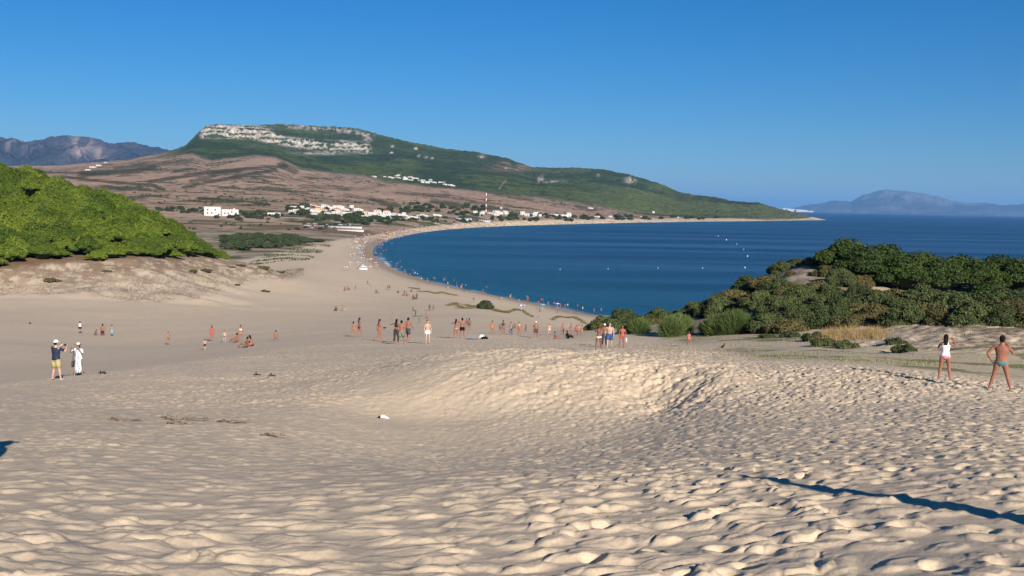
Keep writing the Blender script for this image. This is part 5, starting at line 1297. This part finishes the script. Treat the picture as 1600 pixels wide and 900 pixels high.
# middle beach
GM = 'bathers resting on the middle of the beach'
for px, py, h, ps, fc, sk, gm, hr_, lb in [
 (525,486,8,'sit',0,'dark',BLK,'short','dark figure sitting on the sand left of a standing pair'),(535,486,9,'stand',0,'tan',BR_,'bob','left one of the slim standing pair on the empty sand'),(539,486,8,'walk',90,'light',(.5,.3,.3),'short','right one of the slim standing pair on the empty sand'),
 (449,431,10,'stand',0,'red',BLK,'short','lone walker near the end of the wooded bank'),(538,454,6,'sitlow',40,'brown',BLK,'short','left sitter of the trio resting on the middle sand'),(544,453,6,'sit',90,'brown',BLK,'short','middle sitter of the trio resting on the middle sand'),
 (555,453,7,'walk2',90,'dark',BLK,'short','upright one right of the trio resting on the middle sand'),(575,446,7,'sit',90,'tan',WHT,'short','sitter with white cloth above the drift sand'),(588,458,6,'sit',60,'brown',BLK,'short','lone sitter between the white cloth sitter and a standing pair'),
 (606,453,8,'stand',0,'brown',BR_,'bob','left one of the pair standing close together on the beach'),(609,453,8,'stand',180,'brown',BLK,'short','right one of the pair standing close together on the beach'),(622,458,5,'sit',0,'dark',BLK,'short','small dark sitter left of the reddish pair'),
 (630,462,8,'sitlow',90,'red',(.4,.05,.05),'bob','reddish sitter, left one of two above the dark group'),(636,463,7,'sit',90,'red',BR_,'short','reddish sitter, right one of two above the dark group'),(646,468,8,'sit',60,'dark',BLK,'short','left sitter of the dark group below the reddish pair'),
 (651,467,9,'kneel',0,'dark',BLK,'short','kneeling one of the dark group below the reddish pair'),(643,456,5,'sit',0,'brown',BLK,'short','sitter close above the dark group'),(655,455,7,'stand',0,'brown',BLK,'short','bather standing right above the dark group'),
 (613,500,11,'stand',200,'tan',(.3,.2,.1),'short','bather standing apart behind the trio walking arm in arm'),(646,488,8,'sit',90,'brown',WHT,'short','sitter at the left end of the violet towels'),(649,493,8,'kneel',90,'dark',BLK,'short','kneeling bather on the violet towels'),
 (655,506,10,'stand',90,'brown',(.4,.08,.06),'short','child in red just below the violet towels'),(671,486,11,'stand',0,'dark',BLK,'short','left one of the dark standing pair right of the violet towels'),(677,486,10,'stand',180,'brown',BLK,'short','right one of the dark standing pair right of the violet towels'),
 (740,472,8,'stand',0,'brown',BLK,'short','bather on the drift line left of the single dark bush'),(666,498,8,'sit',120,'tan',(.4,.1,.08),'short','small bather just behind the man in white trunks')]:
    person(px, py, h, ps, fc, sk, [('briefs', gm)], (hr_, BLK), lb, GM)
# things lying on the sand
def lay_cloth(px, py, w, d, c, lb, name='towel', rz=None):
    h_ = hit(px, py, 12); p, r = h_; S = r/F; w *= S
    az = math.atan2(p.x, p.y) if rz is None else rz
    n = 8; V = []; 
    for i in range(n):
        for j in range(5):
            u = (i/(n-1)-.5)*w; v = (j/4-.5)*d; x_ = p.x+u*math.cos(az)+v*math.sin(az); y_ = p.y-u*math.sin(az)+v*math.cos(az)
            V.append((x_-p.x, y_-p.y, gz(x_, y_)-p.z+.05+.02*math.sin(i*2.1+j)))
    mb = MB(); mb.add(V, [(i*5+j, (i+1)*5+j, (i+1)*5+j+1, i*5+j+1) for i in range(n-1) for j in range(4)])
    mb.add([(a, b_, c_-.025) for a, b_, c_ in V], [(i*5+j, i*5+j+1, (i+1)*5+j+1, (i+1)*5+j) for i in range(n-1) for j in range(4)])
    o = mb.build(name, col_mat(c), None, True); o.location = p; tag(o, lb, 'towel'); return p
lay_cloth(738, 530, 20, 1.3, (.12, .28, .60), 'blue towel spread on the crest beside the couple')
lay_cloth(653, 494, 16, 1.6, (.16, .12, .40), 'violet towel under the kneeling bather')
h_ = hit(753, 528, 12); o = MB().ell((0, 0, .10), .30, .24, .22, 12, 7, z0=-.5).tube([(0, 0, .03), (0, 0, .07)], [.42, .38], 16, side=(1, 0, 0)).build('sun_hat', col_mat(WHT), None, True); o.location = h_[0]; tag(o, 'white sun hat lying at the right end of the blue towel', 'hat')
h_ = hit(757, 530, 12); o = MB().ell((0, 0, .10), .34, .2, .16, 12, 7).tube([(-.2, 0, .2), (0, 0, .34), (.2, 0, .2)], .02, 5).build('beach_bag', col_mat(BLK), None, True); o.location = h_[0]; tag(o, 'flat black bag beside the white sun hat', 'bag')
def sandal(px, py, c, lb, s=1., grp=None):
    h_ = hit(px, py, 6); o = empty('sandal', h_[0]+V3((0, 0, .02)), rnd.uniform(-.5, .5)+1.2, s); tag(o, lb, 'sandal', grp)
    MB().tube([(0, -.13, .015), (0, -.05, .02), (0, .05, .02), (0, .13, .015)], [.03, .042, .05, .03], 10, side=(1, 0, 0), rb=[.014]*4).build('sole', col_mat(c), o, True)
    MB().tube([(-.045, .03, .03), (-.02, .05, .085), (.02, .05, .085), (.045, .03, .03)], .012, 6).build('strap', col_mat(BLK), o, True)
sandal(159, 584.5, BLK, 'left one of the dark sandals near the woman in the patterned wrap', 1.25, 'dark sandals left on the crest'); sandal(163, 584, BLK, 'right one of the dark sandals near the woman in the patterned wrap', 1.25, 'dark sandals left on the crest')
sandal(402, 587, BLK, 'left one of two dark sandals in the middle of the sand', 1.2, 'dark sandals left in the middle'); sandal(425, 588.5, BLK, 'right one of two dark sandals in the middle of the sand', 1.2, 'dark sandals left in the middle')
sandal(47, 506, BLK, 'single dark shoe lying far up on the left slope', 2.4)
h_ = hit(600, 655, 6); o = MB().tube([(-.10, 0, .045), (-.05, .01, .07), (.05, 0, .045), (.14, -.02, .012)], [.025, .05, .035, .008], 9, side=(0, 1, 0)).build('plastic_bottle', col_mat(WHT, .3), None, True); o.location = h_[0]; o.rotation_euler = (0, 0, .2); tag(o, 'crumpled white plastic bottle lying in the sand bowl', 'litter')
cp = MB().ell((-.12, 0, .06), .035, .04, .035, 8, 5).build('cap', col_mat(BLK), o, True)
# bird on the right
h_ = hit(1129, 546, 12); o = empty('bird', h_[0], -1.1, .62); tag(o, 'small black bird standing on the sand lip before the broom shrubs', 'bird')
mb = MB(); mb.tube([(0, -.34, .14), (0, -.2, .2), (0, -.05, .26), (0, .1, .34), (0, .16, .44), (0, .17, .50), (0, .20, .54), (0, .25, .54), (0, .32, .53)], [.01, .05, .10, .09, .05, .045, .055, .045, .006], 10, side=(1, 0, 0)); mb.build('body', col_mat(BLK), o, True)
for s in (-.04, .04): MB().tube([(s, 0, .2), (s, .02, .1), (s, 0, 0)], .010, 5).build('leg', plain('bird_leg', (.2, .12, .05)), o)
# half buried dry branches
def branch(px, py, L, seed, lb):
    h_ = hit(px, py, 6); rg = random.Random(seed); p = h_[0]; mb = MB()
    for k in range(3):
        a = rg.uniform(-.5, .5); pts = []; x_ = -L/2+rg.uniform(0, L*.3); y_ = rg.uniform(-.15, .15)
        for i in range(7):
            pts.append((x_, y_, gz(p.x+x_, p.y+y_)-p.z+rg.uniform(-.01, .06))); x_ += L*.13; y_ += rg.uniform(-.12, .12)
        mb.tube(pts, [.012, .012, .011, .010, .009, .007, .004], 5)
        for q in pts[1:-1]:
            if rg.random() < .7: mb.tube([q, (q[0]+rg.uniform(-.1, .15), q[1]+rg.uniform(-.2, .2), q[2]+rg.uniform(0, .07))], [.007, .003], 4)
    o = mb.build('dry_branch', M_TWIG, None, True); o.location = p; tag(o, lb, 'branch', 'half buried dry branches')
for i, (px, py, L, lb) in enumerate([(190,657,1.0,'leftmost half buried dry branch in the foreground'),(278,663,.5,'short twig below the middle dry branch'),(304,657,.7,'dark forked dry branch in the middle of the row'),(362,660,.9,'arched dry branch at the right of the row'),(430,683,.6,'thin dry twig lowest and rightmost of the row'),(262,656,.5,'thin twig between the leftmost and the forked branch')]): branch(px, py, L, i, lb)
# the two people outside the frame whose shadows fall into it
def shadow_caster(px, py, z_head, lb, hgt, pose, garments, off=0.):
    h_ = hit(px, py, 3); s = h_[0]; d = Vector((math.sin(SUN_AZ), math.cos(SUN_AZ))); t = math.tan(SUN_EL)
    for k in np.linspace(.3, 14, 400):
        x_, y_ = s.x+d.x*k, s.y+d.y*k
        if s.z+k*t-gz(x_, y_) >= hgt-.06: break

    qx, qy = proj(np.array([x_]), np.array([y_]), np.array([gz(x_, y_)]))
    print('caster', lb, round(x_, 2), round(y_, 2), qx, qy)
    person(0, 0, 0, pose, 30 if px > 100 else 93, 'tan', garments, ('short', BLK), lb, build=.92, loc=V3((x_, y_, gz(x_, y_)-.02)), height=hgt, prio=1)
shadow_caster(9, 690, 0, 'person in cap and T-shirt just outside the left edge', 1.74, 'stand', [('tshirt', (.2, .2, .22)), ('shorts', (.1, .1, .12)), ('cap', WHT)])
shadow_caster(1168, 745, 0, 'tall person in T-shirt just outside the right edge', 1.80, 'stand', [('tshirt', (.3, .1, .1)), ('shorts', (.1, .1, .12))])

# the crowd round the bay: a few simple figures, copied
def mini(pose, sk, g, seed):
    pi = person(0, 0, 0, pose, 0, sk, [(k, c) for k, c in g], ('short', BLK), loc=V3((0, 0, -500)), height={'sit': .85, 'lie': .35, 'sitlow': .8}.get(pose, 1.68)); return pi[0]
MN = Placer([mini(p_, s_, g_, i) for i, (p_, s_, g_) in enumerate([('stand', 'red', [('briefs', BLK)]), ('walk', 'tan', [('trunks', (.05, .1, .35))]), ('contra', 'red', [('top', (.5, .05, .05)), ('briefs', (.5, .05, .05))]), ('sit', 'brown', [('briefs', BLK)]), ('sitlow', 'red', [('briefs', (.4, .1, .1))]), ('lie', 'tan', [('briefs', (.1, .1, .3))]), ('stand', 'brown', [('shorts', (.5, .5, .45))])])])
n_ = 0
for i in range(900):
    if n_ >= 125: break
    px, py = beach_spot(); h_ = on_beach(px, py)
    if h_ is None or h_[1] < 400: continue
    dd = sdq(h_[0])
    if not 1 < dd < 80: continue
    MN.put(rnd.choice([0, 1, 2, 3, 4, 5, 3, 6]), h_[0], rnd.uniform(0, 6), min(1.35, max(1, h_[1]/1000)), 'bather on the crowded strip of sand around the bay', 'person', 'crowd on the sand around the bay'); n_ += 1
n_ = 0
for i in range(900):
    if n_ >= 85: break
    t = rnd.random(); k = 8+t*15; k0 = int(k); a_, b_ = shore[k0], shore[k0+1]; f = k-k0; x_ = a_[0]+(b_[0]-a_[0])*f+rnd.gauss(3, 5); y_ = a_[1]+(b_[1]-a_[1])*f+rnd.gauss(3, 5)
    dd = float(shore_d(np.array([x_]), np.array([y_]))[0])
    if not -14 < dd < 5: continue
    MN.put(rnd.choice([0, 1, 2, 6]), (x_, y_, max(gz(x_, y_), -.9)), rnd.uniform(0, 6), min(1.3, max(1, math.hypot(x_, y_)/900)), 'bather wading or walking along the edge of the water', 'person', 'bathers at the water edge'); n_ += 1
for i, (px, py) in enumerate([(653,447),(668,443),(700,450),(725,456),(757,460),(781,468),(784,469),(803,471),(811,474),(820,475),(843,487),(872,489),(893,489),(700,452),(672,446)]):
    h_ = hit(px, py, 100); MN.put(i % 7, h_[0], rnd.uniform(0, 6), 1., 'bather on the narrow near beach before the dune grass', 'person', 'bathers on the near beach')
MN.drop()

# the far beach is too small to tell its people apart
mb = MB(); rg = random.Random(77); cm = [(.26, .11, .07), (.30, .05, .05), (.03, .03, .05), (.06, .12, .32), (.6, .58, .55), (.14, .07, .05)]; n_ = 0
for i in range(3000):
    if n_ >= 520: break
    k = rg.uniform(2, 14.5); k0 = int(k); a_, b_ = shore[k0], shore[k0+1]; f = k-k0
    x_ = a_[0]+(b_[0]-a_[0])*f+rg.uniform(-25, 25); y_ = a_[1]+(b_[1]-a_[1])*f+rg.uniform(-2, 60)*(.6 if k0 > 8 else 1)
    r_ = math.hypot(x_, y_)
    if r_ < 820: continue
    dd = float(shore_d(np.array([x_]), np.array([y_]))[0])
    if not -6 < dd < 42: continue
    z_ = max(gz(x_, y_), -.8); s = 1.05*min(1.7, max(1., r_/1300)); q = rg.randrange(6); n_ += 1
    if rg.random() < .6:
        for sx in (-.09, .09): mb.tube([(x_+sx*s, y_, z_), (x_+sx*s, y_, z_+.85*s)], [.06*s, .085*s], 5, 0)
        mb.tube([(x_, y_, z_+.8*s), (x_, y_, z_+1.15*s), (x_, y_, z_+1.45*s)], [.17*s, .15*s, .20*s], 6, q); mb.ell((x_, y_, z_+1.64*s), .10*s, .10*s, .12*s, 6, 5, 2)
    else:
        mb.tube([(x_-.8*s, y_, z_+.12), (x_, y_, z_+.2), (x_+.5*s, y_, z_+.25)], [.10*s, .2*s, .18*s], 6, q); mb.tube([(x_+.4*s, y_, z_+.2), (x_+.45*s, y_, z_+.75*s)], [.18*s, .14*s], 6, q); mb.ell((x_+.45*s, y_, z_+.88*s), .11*s, .11*s, .13*s, 6, 5, 2)
o = mb.build('beach_crowd', [col_mat(c) for c in cm]); tag(o, kind='stuff')
